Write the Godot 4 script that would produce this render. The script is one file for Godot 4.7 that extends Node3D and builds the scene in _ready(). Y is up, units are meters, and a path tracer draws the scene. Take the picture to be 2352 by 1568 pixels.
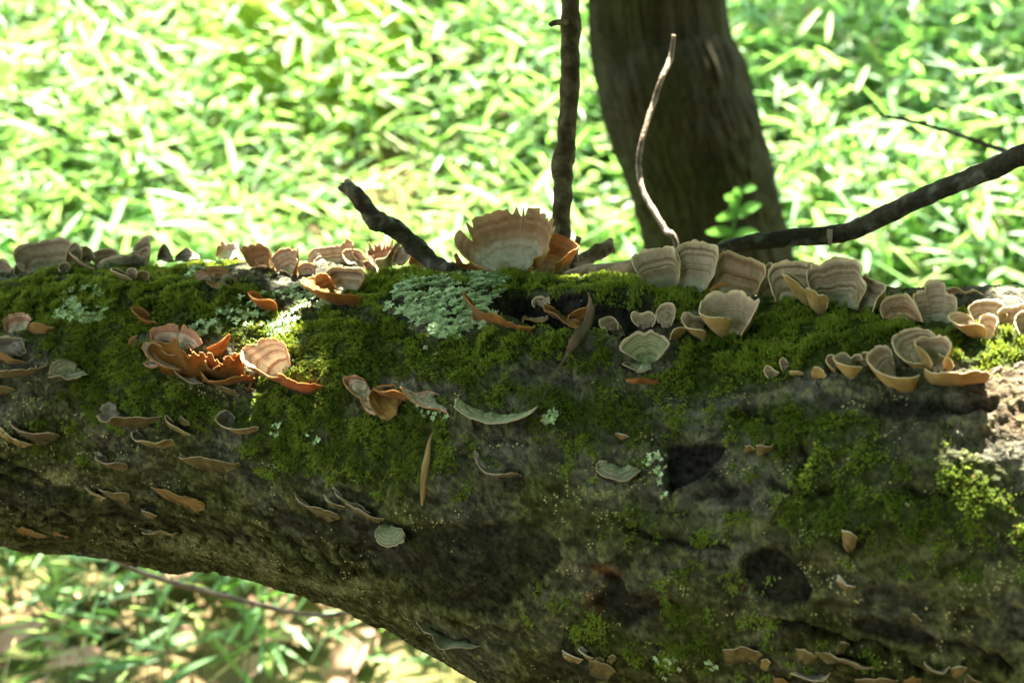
extends Node3D

# ---------------------------------------------------------------- view and helpers
const RW := 2352.0            # the picture's width and height in the units used to read positions off it
const RH := 1568.0
const FOV := 17.0
const CAM := Vector3(0.0, 1.05, 1.45)
const PITCH := -14.0
const SUN := Vector3(0.08, 0.9, -0.38)   # towards the sun

var right_v := Vector3.RIGHT
var up_v := Vector3.UP
var fwd_v := Vector3.FORWARD
var ty := 0.15
var tx := 0.225
var nz := FastNoiseLite.new()
var nf := FastNoiseLite.new()
var rng := RandomNumberGenerator.new()
var taken := {}
var M := {}
var busy := {}              # cells of 3 mm taken by fungi and dead leaves: no moss grows through them
var flecks := []              # [point, radius]: where gaps are cut in the added leaves for the sun


func at(px: float, py: float, d: float) -> Vector3:
	return CAM + fwd_v * d + right_v * ((px - RW / 2) / (RW / 2) * tx * d) - up_v * ((py - RH / 2) / (RH / 2) * ty * d)


func occupy(p: Vector3) -> void:
	busy[Vector3i((p * 330.0).round())] = true


func numbered(n: String) -> String:
	var k: int = taken.get(n, -1) + 1
	taken[n] = k
	return n if k == 0 else "%s_%03d" % [n, k]


func tag(o: Node, label := "", category := "", group := "", kind := "") -> Node:
	if label: o.set_meta("label", label)
	if category: o.set_meta("category", category)
	if group: o.set_meta("group", group)
	if kind: o.set_meta("kind", kind)
	return o


func thing(called: String, label: String, category: String, where := Vector3.ZERO, group := "") -> Node3D:
	var o := Node3D.new()
	o.name = numbered(called)
	add_child(o)
	o.position = where
	tag(o, label, category, group)
	return o


func put(called: String, mesh: Mesh, m: Material, parent: Node = null) -> MeshInstance3D:
	var o := MeshInstance3D.new()
	o.mesh = mesh
	o.material_override = m
	if parent == null:
		o.name = numbered(called)
		add_child(o)
	else:
		o.name = called
		parent.add_child(o, true)
	return o


func many(called: String, mesh: Mesh, m: Material, spots: Array, parent: Node = null) -> MultiMeshInstance3D:
	var mm := MultiMesh.new()
	mm.transform_format = MultiMesh.TRANSFORM_3D
	mm.mesh = mesh
	mm.instance_count = spots.size()
	for i in spots.size():
		mm.set_instance_transform(i, spots[i])
	var o := MultiMeshInstance3D.new()
	o.multimesh = mm
	o.material_override = m
	o.name = called if parent else numbered(called)
	if parent: parent.add_child(o, true)
	else: add_child(o)
	o.set_meta("kind", "stuff")
	return o


func lin(r: float, g: float, b: float) -> Color:
	return Color(r, g, b).linear_to_srgb()


func mat(c: Color, rough := 0.9, vc := false) -> StandardMaterial3D:
	var m := StandardMaterial3D.new()
	m.albedo_color = c
	m.roughness = rough
	m.vertex_color_use_as_albedo = vc
	m.cull_mode = BaseMaterial3D.CULL_DISABLED
	m.metallic_specular = 0.16
	return m


func noise_tex(freq: float, octaves: int, size := 512, lo := 0.0, hi := 1.0, kind := FastNoiseLite.TYPE_SIMPLEX_SMOOTH) -> NoiseTexture2D:
	var n := FastNoiseLite.new()
	n.noise_type = kind
	n.seed = 11
	n.frequency = freq
	n.fractal_octaves = octaves
	var t := NoiseTexture2D.new()
	t.width = size
	t.height = size
	t.seamless = true
	t.noise = n
	var g := Gradient.new()
	g.set_color(0, Color(lo, lo, lo))
	g.set_color(1, Color(hi, hi, hi))
	t.color_ramp = g
	return t


# A sheet of (nc + 1) x (nr + 1) points; faces look along d/dc x d/dr, or the other way with inv.
func sheet(v: PackedVector3Array, nc: int, nr: int, col := PackedColorArray(), inv := false, uv := PackedVector2Array()) -> ArrayMesh:
	var w := nr + 1
	var n := PackedVector3Array()
	n.resize(v.size())
	var sgn := -1.0 if inv else 1.0
	for c in nc + 1:
		var c0 := maxi(c - 1, 0) * w
		var c1 := mini(c + 1, nc) * w
		for r in w:
			var dt := v[c1 + r] - v[c0 + r]
			var du := v[c * w + mini(r + 1, nr)] - v[c * w + maxi(r - 1, 0)]
			n[c * w + r] = (dt.cross(du) * sgn).normalized()
	var ix := PackedInt32Array()
	ix.resize(nc * nr * 6)
	var k := 0
	for c in nc:
		for r in nr:
			var a := c * w + r
			var b := a + w
			if inv:
				ix[k] = a; ix[k + 1] = b; ix[k + 2] = a + 1
				ix[k + 3] = b; ix[k + 4] = b + 1; ix[k + 5] = a + 1
			else:
				ix[k] = a; ix[k + 1] = a + 1; ix[k + 2] = b
				ix[k + 3] = b; ix[k + 4] = a + 1; ix[k + 5] = b + 1
			k += 6
	var arr := []
	arr.resize(Mesh.ARRAY_MAX)
	arr[Mesh.ARRAY_VERTEX] = v
	arr[Mesh.ARRAY_NORMAL] = n
	arr[Mesh.ARRAY_INDEX] = ix
	if col.size(): arr[Mesh.ARRAY_COLOR] = col
	if uv.size(): arr[Mesh.ARRAY_TEX_UV] = uv
	var m := ArrayMesh.new()
	m.add_surface_from_arrays(Mesh.PRIMITIVE_TRIANGLES, arr)
	return m


func spline(p: Array, t: float) -> Vector3:
	var n := p.size() - 1
	var f := clampf(t, 0.0, 1.0) * n
	var i := mini(int(f), n - 1)
	f -= i
	var a: Vector3 = p[maxi(i - 1, 0)]
	var b: Vector3 = p[i]
	var c: Vector3 = p[i + 1]
	var d: Vector3 = p[mini(i + 2, n)]
	return b.cubic_interpolate(c, a, d, f)


func tone_at(kind: String, q: Vector3) -> Color:
	match kind:
		"dark":
			return Color(0.046, 0.044, 0.031).lerp(Color(0.12, 0.125, 0.10), smoothstep(0.05, 0.45, nf.get_noise_3dv(q * 6000.0))) * (1.0 + 0.5 * nf.get_noise_3dv(q * 20000.0))
		"brown":
			return Color(0.055, 0.046, 0.025).lerp(Color(0.10, 0.09, 0.05), smoothstep(-0.1, 0.3, nf.get_noise_3dv(q * 7000.0))) * (1.0 + 0.6 * nf.get_noise_3dv(q * 26000.0))
		"pale":
			return Color(0.25, 0.205, 0.16) * (1.0 + 0.9 * nf.get_noise_3dv(q * 9000.0))
		"rusty":
			return Color(0.17, 0.075, 0.03) * (1.0 + 0.6 * nf.get_noise_3dv(q * 20000.0))
		"trunk":
			var c := Color(0.054, 0.051, 0.028).lerp(Color(0.050, 0.057, 0.018), clampf(0.5 + nf.get_noise_3dv(q * 700.0 * Vector3(1, 0.4, 1)) * 1.5, 0, 1))
			return c * (1.0 + 0.35 * nf.get_noise_3dv(q * 2600.0 * Vector3(1, 0.3, 1)))
	return Color.WHITE


# A tapering, knobbly tube through points (Vector3) with radii; both ends closed.
func tube(pts: Array, radii: Array, sides := 14, per := 10, rough := 0.12, ridges := 0.0, tone := "", broken := 0.0) -> ArrayMesh:
	var n := (pts.size() - 1) * per
	var v := PackedVector3Array()
	var col := PackedColorArray()
	var nv := Vector3.ZERO
	for c in n + 1:
		var t := float(c) / n
		var p := spline(pts, t)
		var dirn := (spline(pts, minf(t + 0.01, 1.0)) - spline(pts, maxf(t - 0.01, 0.0))).normalized()
		if c == 0: nv = dirn.cross(Vector3(0.3, 0.2, 1.0)).normalized()
		nv = (nv - dirn * nv.dot(dirn)).normalized()
		var bv := dirn.cross(nv)
		var f := t * (radii.size() - 1)
		var i := mini(int(f), radii.size() - 2)
		var rad: float = lerpf(radii[i], radii[i + 1], f - i)
		for r in sides + 1:
			var th := TAU * (r % sides) / sides
			var o := nv * cos(th) + bv * sin(th)
			var q := p + o * rad
			var k := 1.0 + rough * nf.get_noise_3dv(q * (33.0 / radii[0])) * 2.0
			if ridges > 0.0: k += ridges * (absf(nf.get_noise_3d(cos(th) * 620.0, sin(th) * 620.0, t * 1100.0)) - 0.25)
			var shift := Vector3.ZERO
			if broken > 0.0 and c == n: shift = dirn * rad * broken * nf.get_noise_2d(th * 90.0, 7.0) * 2.0
			if c == n and r == 0 and broken < 0.0: k = 0.2
			v.append(p + o * rad * k + shift)
			col.append(tone_at(tone, q))
	for ends in 2:   # close the ends: collapse one more ring
		var ring := PackedVector3Array()
		var cen := Vector3.ZERO
		for r in sides + 1:
			var q: Vector3 = v[(0 if ends == 0 else v.size() - sides - 1) + r]
			ring.append(q)
			cen += q / (sides + 1)
		for r in sides + 1: ring[r] = cen + (ring[r] - cen) * 0.02
		var cc := PackedColorArray()
		for r in sides + 1: cc.append(col[r if ends == 0 else col.size() - sides - 1 + r])
		if ends == 0:
			ring.append_array(v)
			v = ring
			cc.append_array(col)
			col = cc
		else:
			v.append_array(ring)
			col.append_array(cc)
	return sheet(v, n + 2, sides, col, true)


# ---------------------------------------------------------------- the log: a bent, swelling cylinder with fields painted on its own surface
var L0: Vector3
var ax: Vector3
var Fv: Vector3
var Nv: Vector3
var s_lo := -2.4
var s_hi := 2.3
var tab_c: Array = []         # centre offsets and radii, every 5 mm
var tab_r := PackedFloat32Array()
const GS0 := -0.10
const GS1 := 0.94
const NSG := 760
const NTG := 440
const A0 := -1.75
const A1 := 2.75
var f_h := PackedFloat32Array()      # mm out of the surface
var f_moss := PackedFloat32Array()
var f_dark := PackedFloat32Array()
var f_pale := PackedFloat32Array()
var f_rust := PackedFloat32Array()
var f_olive := PackedFloat32Array()


func plan_log() -> void:
	var ends := [at(0, 927, 1.66), at(2352, 1255, 1.28)]
	L0 = ends[0]
	ax = (ends[1] - ends[0]).normalized()
	var total := (ends[1] as Vector3).distance_to(ends[0])
	Fv = ax.cross(Vector3.UP).normalized()
	Nv = Fv.cross(ax)
	var cols := [[0, 622, 1242], [200, 612, 1270], [420, 600, 1304], [640, 602, 1330], [850, 616, 1404], [1050, 624, 1500], [1250, 632, 1600], [1500, 655, 1690], [1750, 672, 1760], [2050, 650, 1820], [2352, 657, 1865]]
	var ss := []
	var cs := []
	for c in cols:
		var lo := -0.2
		var hi := 1.4
		for i in 40:      # where along the line this column lies
			var mid := (lo + hi) / 2
			var q := L0 + ax * (mid * total) - CAM
			var px := RW / 2 + q.dot(right_v) / q.dot(fwd_v) / tx * RW / 2
			if px < c[0]: lo = mid
			else: hi = mid
		var q2 := L0 + ax * (lo * total) - CAM
		var d := q2.dot(fwd_v)
		var p := at(c[0], (c[1] + c[2]) / 2.0, d)
		var rad: float = (c[2] - c[1]) / 2.0 * (2 * d * ty / RH) * 0.985
		var sv := (p - L0).dot(ax)
		var off := p - L0 - ax * sv
		ss.append(sv)
		cs.append(Vector3(off.dot(Fv), off.dot(Nv), rad))
	var n := int((s_hi - s_lo) / 0.005)
	for i in n + 1:
		var s := s_lo + i * 0.005
		var v: Vector3
		if s <= ss[0]:
			v = cs[0]
			v += Vector3(0, -0.28 * (ss[0] - s) ** 2 * 0.45, 0)
		elif s >= ss[-1]:
			v = cs[-1]
			v += Vector3(0, -0.12 * (s - ss[-1]) ** 2, 0.03 * minf(s - ss[-1], 0.8))
		else:
			var k := 0
			while ss[k + 1] < s: k += 1
			var f: float = (s - ss[k]) / (ss[k + 1] - ss[k])
			v = (cs[k] as Vector3).cubic_interpolate(cs[k + 1], cs[maxi(k - 1, 0)], cs[mini(k + 2, cs.size() - 1)], f)
		tab_c.append(Vector2(v.x, v.y))
		tab_r.append(v.z)
	for f in [0, 1, 2, 3, 4, 5]:
		var a := PackedFloat32Array()
		a.resize((NSG + 1) * (NTG + 1))
		match f:
			0: f_h = a
			1: f_moss = a
			2: f_dark = a
			3: f_pale = a
			4: f_rust = a
			5: f_olive = a


func rad_at(s: float) -> float:
	var f := clampf((s - s_lo) / 0.005, 0.0, tab_r.size() - 1.001)
	return lerpf(tab_r[int(f)], tab_r[int(f) + 1], f - int(f))


func cen_at(s: float) -> Vector3:
	var f := clampf((s - s_lo) / 0.005, 0.0, tab_r.size() - 1.001)
	var o: Vector2 = (tab_c[int(f)] as Vector2).lerp(tab_c[int(f) + 1], f - int(f))
	return L0 + ax * s + Fv * o.x + Nv * o.y


func on_log(s: float, a: float, out := 0.0) -> Vector3:
	return cen_at(s) + (Fv * cos(a) + Nv * sin(a)) * (rad_at(s) + out)


# Where the line of sight through a picture position meets the log: (along, angle, distance from the camera); misses give the closest approach.
func hit(px: float, py: float) -> Vector3:
	var best := Vector3.ZERO
	var gap := 1e9
	var d := 0.85
	var step := 0.006
	while d < 2.1:
		var q := at(px, py, d)
		var s := (q - L0).dot(ax)
		var o := q - cen_at(s)
		var f := o.dot(Fv)
		var n := o.dot(Nv)
		var g := sqrt(f * f + n * n) - rad_at(s)
		if g < 0.012:
			var ang := atan2(n, f)
			g -= (bark_relief(s, ang) + field_at(f_h, s, ang)) * 0.001
		if g < gap:
			gap = g
			best = Vector3(s, atan2(n, f), d)
		if g < 0.0:
			if step < 0.0004: return best
			d -= step
			step *= 0.2
		d += step
	return best


func cell(s: float, a: float) -> Vector2:
	return Vector2((s - GS0) / (GS1 - GS0) * NSG, (a - A0) / (A1 - A0) * NTG)


# Adds val to a field inside an ellipse read off the picture (radii in picture units), ragged by noise.
func blob(field: PackedFloat32Array, px: float, py: float, rx: float, ry: float, val: float, ragged := 0.5, turn := 0.0, hard := 0.0) -> void:
	var h := hit(px, py)
	var up := hit(px, py - ry)
	var dn := hit(px, py + ry)
	var ra := maxf(absf(up.y - dn.y) / 2, 0.02)
	var rs := rx * 2 * h.z * tx / RW * 1.22
	var c := cell(h.x, h.y)
	var ci := rs / (GS1 - GS0) * NSG
	var cj := ra / (A1 - A0) * NTG
	var reach := 1.5
	var ct := cos(turn)
	var sn := sin(turn)
	var m := maxf(ci, cj) if turn != 0.0 else 0.0
	for i in range(maxi(0, int(c.x - reach * maxf(ci, m))), mini(NSG, int(c.x + reach * maxf(ci, m)) + 1) + 1):
		for j in range(maxi(0, int(c.y - reach * maxf(cj, m))), mini(NTG, int(c.y + reach * maxf(cj, m)) + 1) + 1):
			var x := (i - c.x)
			var y := (j - c.y)
			if turn != 0.0:
				var x2 := x * ct + y * sn
				y = -x * sn + y * ct
				x = x2
			var e := sqrt((x / ci) ** 2 + (y / cj) ** 2) + ragged * nf.get_noise_2d(i * 2.2 + px, j * 2.2 + py)
			if e < reach:
				field[i * (NTG + 1) + j] += val * (1.0 - smoothstep(0.5 + hard * 0.45, 1.3 - hard * 0.28, e))


func patch(field: PackedFloat32Array, pts: Array, val: float, ragged := 4.0, soft := 1.5) -> void:
	var poly := PackedVector2Array()
	var lo := Vector2(1e9, 1e9)
	var hi := Vector2(-1e9, -1e9)
	for p in pts:
		var h := hit(p[0], p[1])
		var c := cell(h.x, h.y)
		poly.append(c)
		lo = lo.min(c)
		hi = hi.max(c)
	for i in range(maxi(0, int(lo.x) - 6), mini(NSG, int(hi.x) + 6) + 1):
		for j in range(maxi(0, int(lo.y) - 6), mini(NTG, int(hi.y) + 6) + 1):
			var q := Vector2(i + ragged * nf.get_noise_2d(i * 1.6, j * 1.6 + 90), j + ragged * nf.get_noise_2d(i * 1.6 + 300, j * 1.6))
			if Geometry2D.is_point_in_polygon(q, poly):
				var e := 1e9
				for k in poly.size():
					e = minf(e, Geometry2D.get_closest_point_to_segment(q, poly[k], poly[(k + 1) % poly.size()]).distance_to(q))
				field[i * (NTG + 1) + j] += val * clampf(e / soft, 0.0, 1.0)


func groove(pts: Array, width: float, depth: float, dark := 0.0, ragged := 3.0) -> void:
	var line := PackedVector2Array()
	for k in pts.size() - 1:
		for q in 6:
			var f := q / 6.0
			var h := hit(lerpf(pts[k][0], pts[k + 1][0], f), lerpf(pts[k][1], pts[k + 1][1], f))
			line.append(cell(h.x, h.y))
	for k in line.size() - 1:
		var a := line[k]
		var b := line[k + 1]
		for i in range(maxi(0, int(minf(a.x, b.x) - width - 5)), mini(NSG, int(maxf(a.x, b.x) + width + 5)) + 1):
			for j in range(maxi(0, int(minf(a.y, b.y) - width - 5)), mini(NTG, int(maxf(a.y, b.y) + width + 5)) + 1):
				var q := Vector2(i + ragged * nf.get_noise_2d(i * 2.4, j * 2.4 + 90), j + ragged * nf.get_noise_2d(i * 2.4 + 300, j * 2.4))
				var e := Geometry2D.get_closest_point_to_segment(q, a, b).distance_to(q) / width
				if e < 1.0:
					var x := i * (NTG + 1) + j
					f_h[x] = minf(f_h[x], -depth * (1.0 - e * e))
					f_dark[x] = maxf(f_dark[x], dark * (1.0 - e))


func field_at(field: PackedFloat32Array, s: float, a: float) -> float:
	var c := cell(s, a)
	var i := clampi(int(c.x + 0.5), 0, NSG)
	var j := clampi(int(c.y + 0.5), 0, NTG)
	return field[i * (NTG + 1) + j]


# Height of the bark that every part of it has: broad swells, plates and fine roughness (mm).
func bark_relief(s: float, a: float) -> float:
	var m := a * 0.13
	var h := 5.0 * nz.get_noise_2d(s * 700.0, m * 700.0) + 2.2 * nf.get_noise_2d(s * 1500.0, m * 2600.0)
	var plate := nz.get_noise_2d(s * 2600.0 + 70.0, m * 4200.0)
	h += 1.7 * smoothstep(-0.04, 0.04, plate) + 1.5 * nf.get_noise_2d(s * 9000.0, m * 15000.0) - 1.2 * smoothstep(0.05, 0.0, absf(nf.get_noise_2d(s * 2200.0 + 31.0, m * 3800.0)))
	return h


func build_log() -> Node3D:
	var root := thing("fallen_log", "thick mossy fallen log with bracket fungi lying across the whole picture", "log", L0)
	var v := PackedVector3Array()
	var col := PackedColorArray()
	v.resize((NSG + 1) * (NTG + 1))
	col.resize(v.size())
	var grey := Color(0.138, 0.140, 0.106)
	var olive := Color(0.090, 0.096, 0.033)
	var dark := Color(0.022, 0.021, 0.019)
	var pale := Color(0.31, 0.32, 0.14)  # crust tone, brightened in place of light bounced off the ground
	var rust := Color(0.20, 0.10, 0.045)
	var under := Color(0.050, 0.078, 0.012)
	for i in NSG + 1:
		var s := GS0 + (GS1 - GS0) * i / NSG
		var cen := cen_at(s) - L0
		var rad := rad_at(s)
		for j in NTG + 1:
			var a := A0 + (A1 - A0) * j / NTG
			var k := i * (NTG + 1) + j
			var rel := bark_relief(s, a)
			var dk := clampf(f_dark[k], 0.0, 1.0)
			var h := (rel * (1.0 - 0.75 * dk) + f_h[k]) * 0.001
			v[k] = cen + (Fv * cos(a) + Nv * sin(a)) * (rad + h)
			var m := a * 0.13
			var n1 := nz.get_noise_2d(s * 1300.0 + 500.0, m * 1900.0)
			var n2 := nf.get_noise_2d(s * 6000.0, m * 9000.0 + 40.0)
			var n3 := nf.get_noise_2d(s * 16000.0, m * 22000.0 + 140.0)
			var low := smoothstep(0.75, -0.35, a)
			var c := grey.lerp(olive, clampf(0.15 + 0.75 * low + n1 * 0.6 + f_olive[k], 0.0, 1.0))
			c = c * (1.0 + n2 * 0.5 + n3 * 0.35 + 0.6 * nf.get_noise_2d(s * 1700.0 + 220.0, m * 16000.0))
			c = c * lerpf(0.78, 1.14, smoothstep(-0.04, 0.04, nz.get_noise_2d(s * 2600.0 + 70.0, m * 4200.0)))
			c = c.lerp(pale, clampf(smoothstep(0.30, 0.42, n2 + n3 * 0.5 + 0.1 * low) * 0.55 * (1.0 - dk), 0.0, 1.0))
			c = c.lerp(pale * (1.0 + n3 * 0.6), clampf(f_pale[k], 0.0, 1.0))
			c = c.lerp(rust * (1.0 + n2), clampf(f_rust[k], 0.0, 1.0))
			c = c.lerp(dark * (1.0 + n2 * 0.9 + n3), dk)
			c = c.lerp(under * (1.0 + n3 * 0.9), clampf(f_moss[k] * 1.1 - 0.12 + n2 * 0.9 + n1 * 0.3, 0.0, 0.92) * (1.0 - dk * 0.8))
			col[k] = Color(maxf(c.r, 0.006), maxf(c.g, 0.006), maxf(c.b, 0.005))
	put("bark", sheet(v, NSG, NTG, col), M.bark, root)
	# the rest of the trunk: its back, and both ends beyond the picture
	for part in 3:
		var a_lo := A1 - 0.02 if part == 0 else -PI
		var a_hi := A0 + TAU + 0.02 if part == 0 else PI
		var s_a: float = [GS0, s_lo, GS1 - 0.003][part]
		var s_b: float = [GS1, GS0 + 0.003, s_hi][part]
		var nc: int = [160, 260, 200][part]
		var nr: int = [50, 120, 120][part]
		var vv := PackedVector3Array()
		var cc := PackedColorArray()
		for i in nc + 1:
			var s := lerpf(s_a, s_b, float(i) / nc)
			for j in nr + 1:
				var a := lerpf(a_lo, a_hi, float(j) / nr)
				vv.append(on_log(s, a, (bark_relief(s, a) - 0.4) * 0.001) - L0)
				var n1 := nz.get_noise_2d(s * 1300.0 + 500.0, a * 250.0)
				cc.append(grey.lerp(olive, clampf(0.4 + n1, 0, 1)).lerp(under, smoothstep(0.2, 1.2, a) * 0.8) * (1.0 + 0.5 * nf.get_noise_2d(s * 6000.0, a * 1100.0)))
		put("bark", sheet(vv, nc, nr, cc), M.bark, root)
	return root


# ---------------------------------------------------------------- bracket fungi
# base: [x, y, x, y] where it grows out of the log; rim: [x, y, mm towards the viewer] from its right front round to its right back.
var PAL := {
	"grey": {"core": Color(0.36, 0.37, 0.29), "a": Color(0.40, 0.34, 0.25), "b": Color(0.19, 0.125, 0.08), "rim": Color(0.66, 0.56, 0.36), "under": Color(0.301, 0.217, 0.064), "n": 11.0, "core_to": 0.3},
	"tan": {"core": Color(0.46, 0.38, 0.31), "a": Color(0.43, 0.35, 0.26), "b": Color(0.27, 0.19, 0.125), "rim": Color(0.70, 0.58, 0.38), "under": Color(0.317, 0.224, 0.076), "n": 10.0, "core_to": 0.2},
	"brown": {"core": Color(0.42, 0.42, 0.33), "a": Color(0.42, 0.28, 0.15), "b": Color(0.28, 0.155, 0.07), "rim": Color(0.40, 0.27, 0.11), "under": Color(0.258, 0.161, 0.048), "n": 8.0, "core_to": 0.4},
	"rust": {"core": Color(0.42, 0.38, 0.32), "a": Color(0.42, 0.31, 0.21), "b": Color(0.23, 0.125, 0.065), "rim": Color(0.66, 0.53, 0.32), "under": Color(0.301, 0.203, 0.064), "n": 9.0, "core_to": 0.22},
	"pinkwhite": {"core": Color(0.52, 0.52, 0.40), "a": Color(0.60, 0.52, 0.42), "b": Color(0.36, 0.15, 0.10), "rim": Color(0.52, 0.30, 0.14), "under": Color(0.287, 0.175, 0.053), "n": 7.0, "core_to": 0.42},
	"sun": {"core": Color(0.56, 0.52, 0.40), "a": Color(0.64, 0.57, 0.45), "b": Color(0.30, 0.14, 0.085), "rim": Color(0.52, 0.27, 0.08), "under": Color(0.258, 0.119, 0.024), "n": 11.0, "core_to": 0.3},
	"orange": {"core": Color(0.32, 0.19, 0.085), "a": Color(0.38, 0.21, 0.08), "b": Color(0.25, 0.11, 0.035), "rim": Color(0.50, 0.27, 0.09), "under": Color(0.235, 0.108, 0.022), "n": 6.0, "core_to": 0.15},
	"centre": {"core": Color(0.50, 0.52, 0.42), "a": Color(0.50, 0.37, 0.23), "b": Color(0.32, 0.18, 0.09), "rim": Color(0.58, 0.43, 0.21), "under": Color(0.301, 0.188, 0.043), "n": 9.0, "core_to": 0.52},
	"darkband": {"core": Color(0.44, 0.46, 0.41), "a": Color(0.40, 0.34, 0.25), "b": Color(0.12, 0.085, 0.06), "rim": Color(0.42, 0.29, 0.13), "under": Color(0.323, 0.196, 0.048), "n": 6.0, "core_to": 0.35},
	"green": {"core": Color(0.23, 0.30, 0.15), "a": Color(0.33, 0.38, 0.22), "b": Color(0.085, 0.075, 0.05), "rim": Color(0.50, 0.42, 0.30), "under": Color(0.215, 0.182, 0.070), "n": 6.5, "core_to": 0.35},
	"palegreen": {"core": Color(0.20, 0.25, 0.14), "a": Color(0.29, 0.32, 0.21), "b": Color(0.15, 0.14, 0.09), "rim": Color(0.38, 0.30, 0.19), "under": Color(0.244, 0.188, 0.075), "n": 6.0, "core_to": 0.4},
	"dark": {"core": Color(0.06, 0.055, 0.045), "a": Color(0.20, 0.18, 0.16), "b": Color(0.09, 0.075, 0.06), "rim": Color(0.60, 0.52, 0.36), "under": Color(0.301, 0.231, 0.080), "n": 8.0, "core_to": 0.3},
	"slate": {"core": Color(0.20, 0.20, 0.18), "a": Color(0.30, 0.27, 0.23), "b": Color(0.16, 0.13, 0.11), "rim": Color(0.46, 0.38, 0.25), "under": Color(0.148, 0.112, 0.039), "n": 8.0, "core_to": 0.25},  # dim light under the low shelves put into the underside colour
	"pale": {"core": Color(0.52, 0.48, 0.42), "a": Color(0.58, 0.53, 0.47), "b": Color(0.42, 0.36, 0.30), "rim": Color(0.66, 0.60, 0.50), "under": Color(0.269, 0.194, 0.076), "n": 5.0, "core_to": 0.2},
}
var depth_per_px := -0.38 / 2352.0
var fung_n := 0


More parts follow.
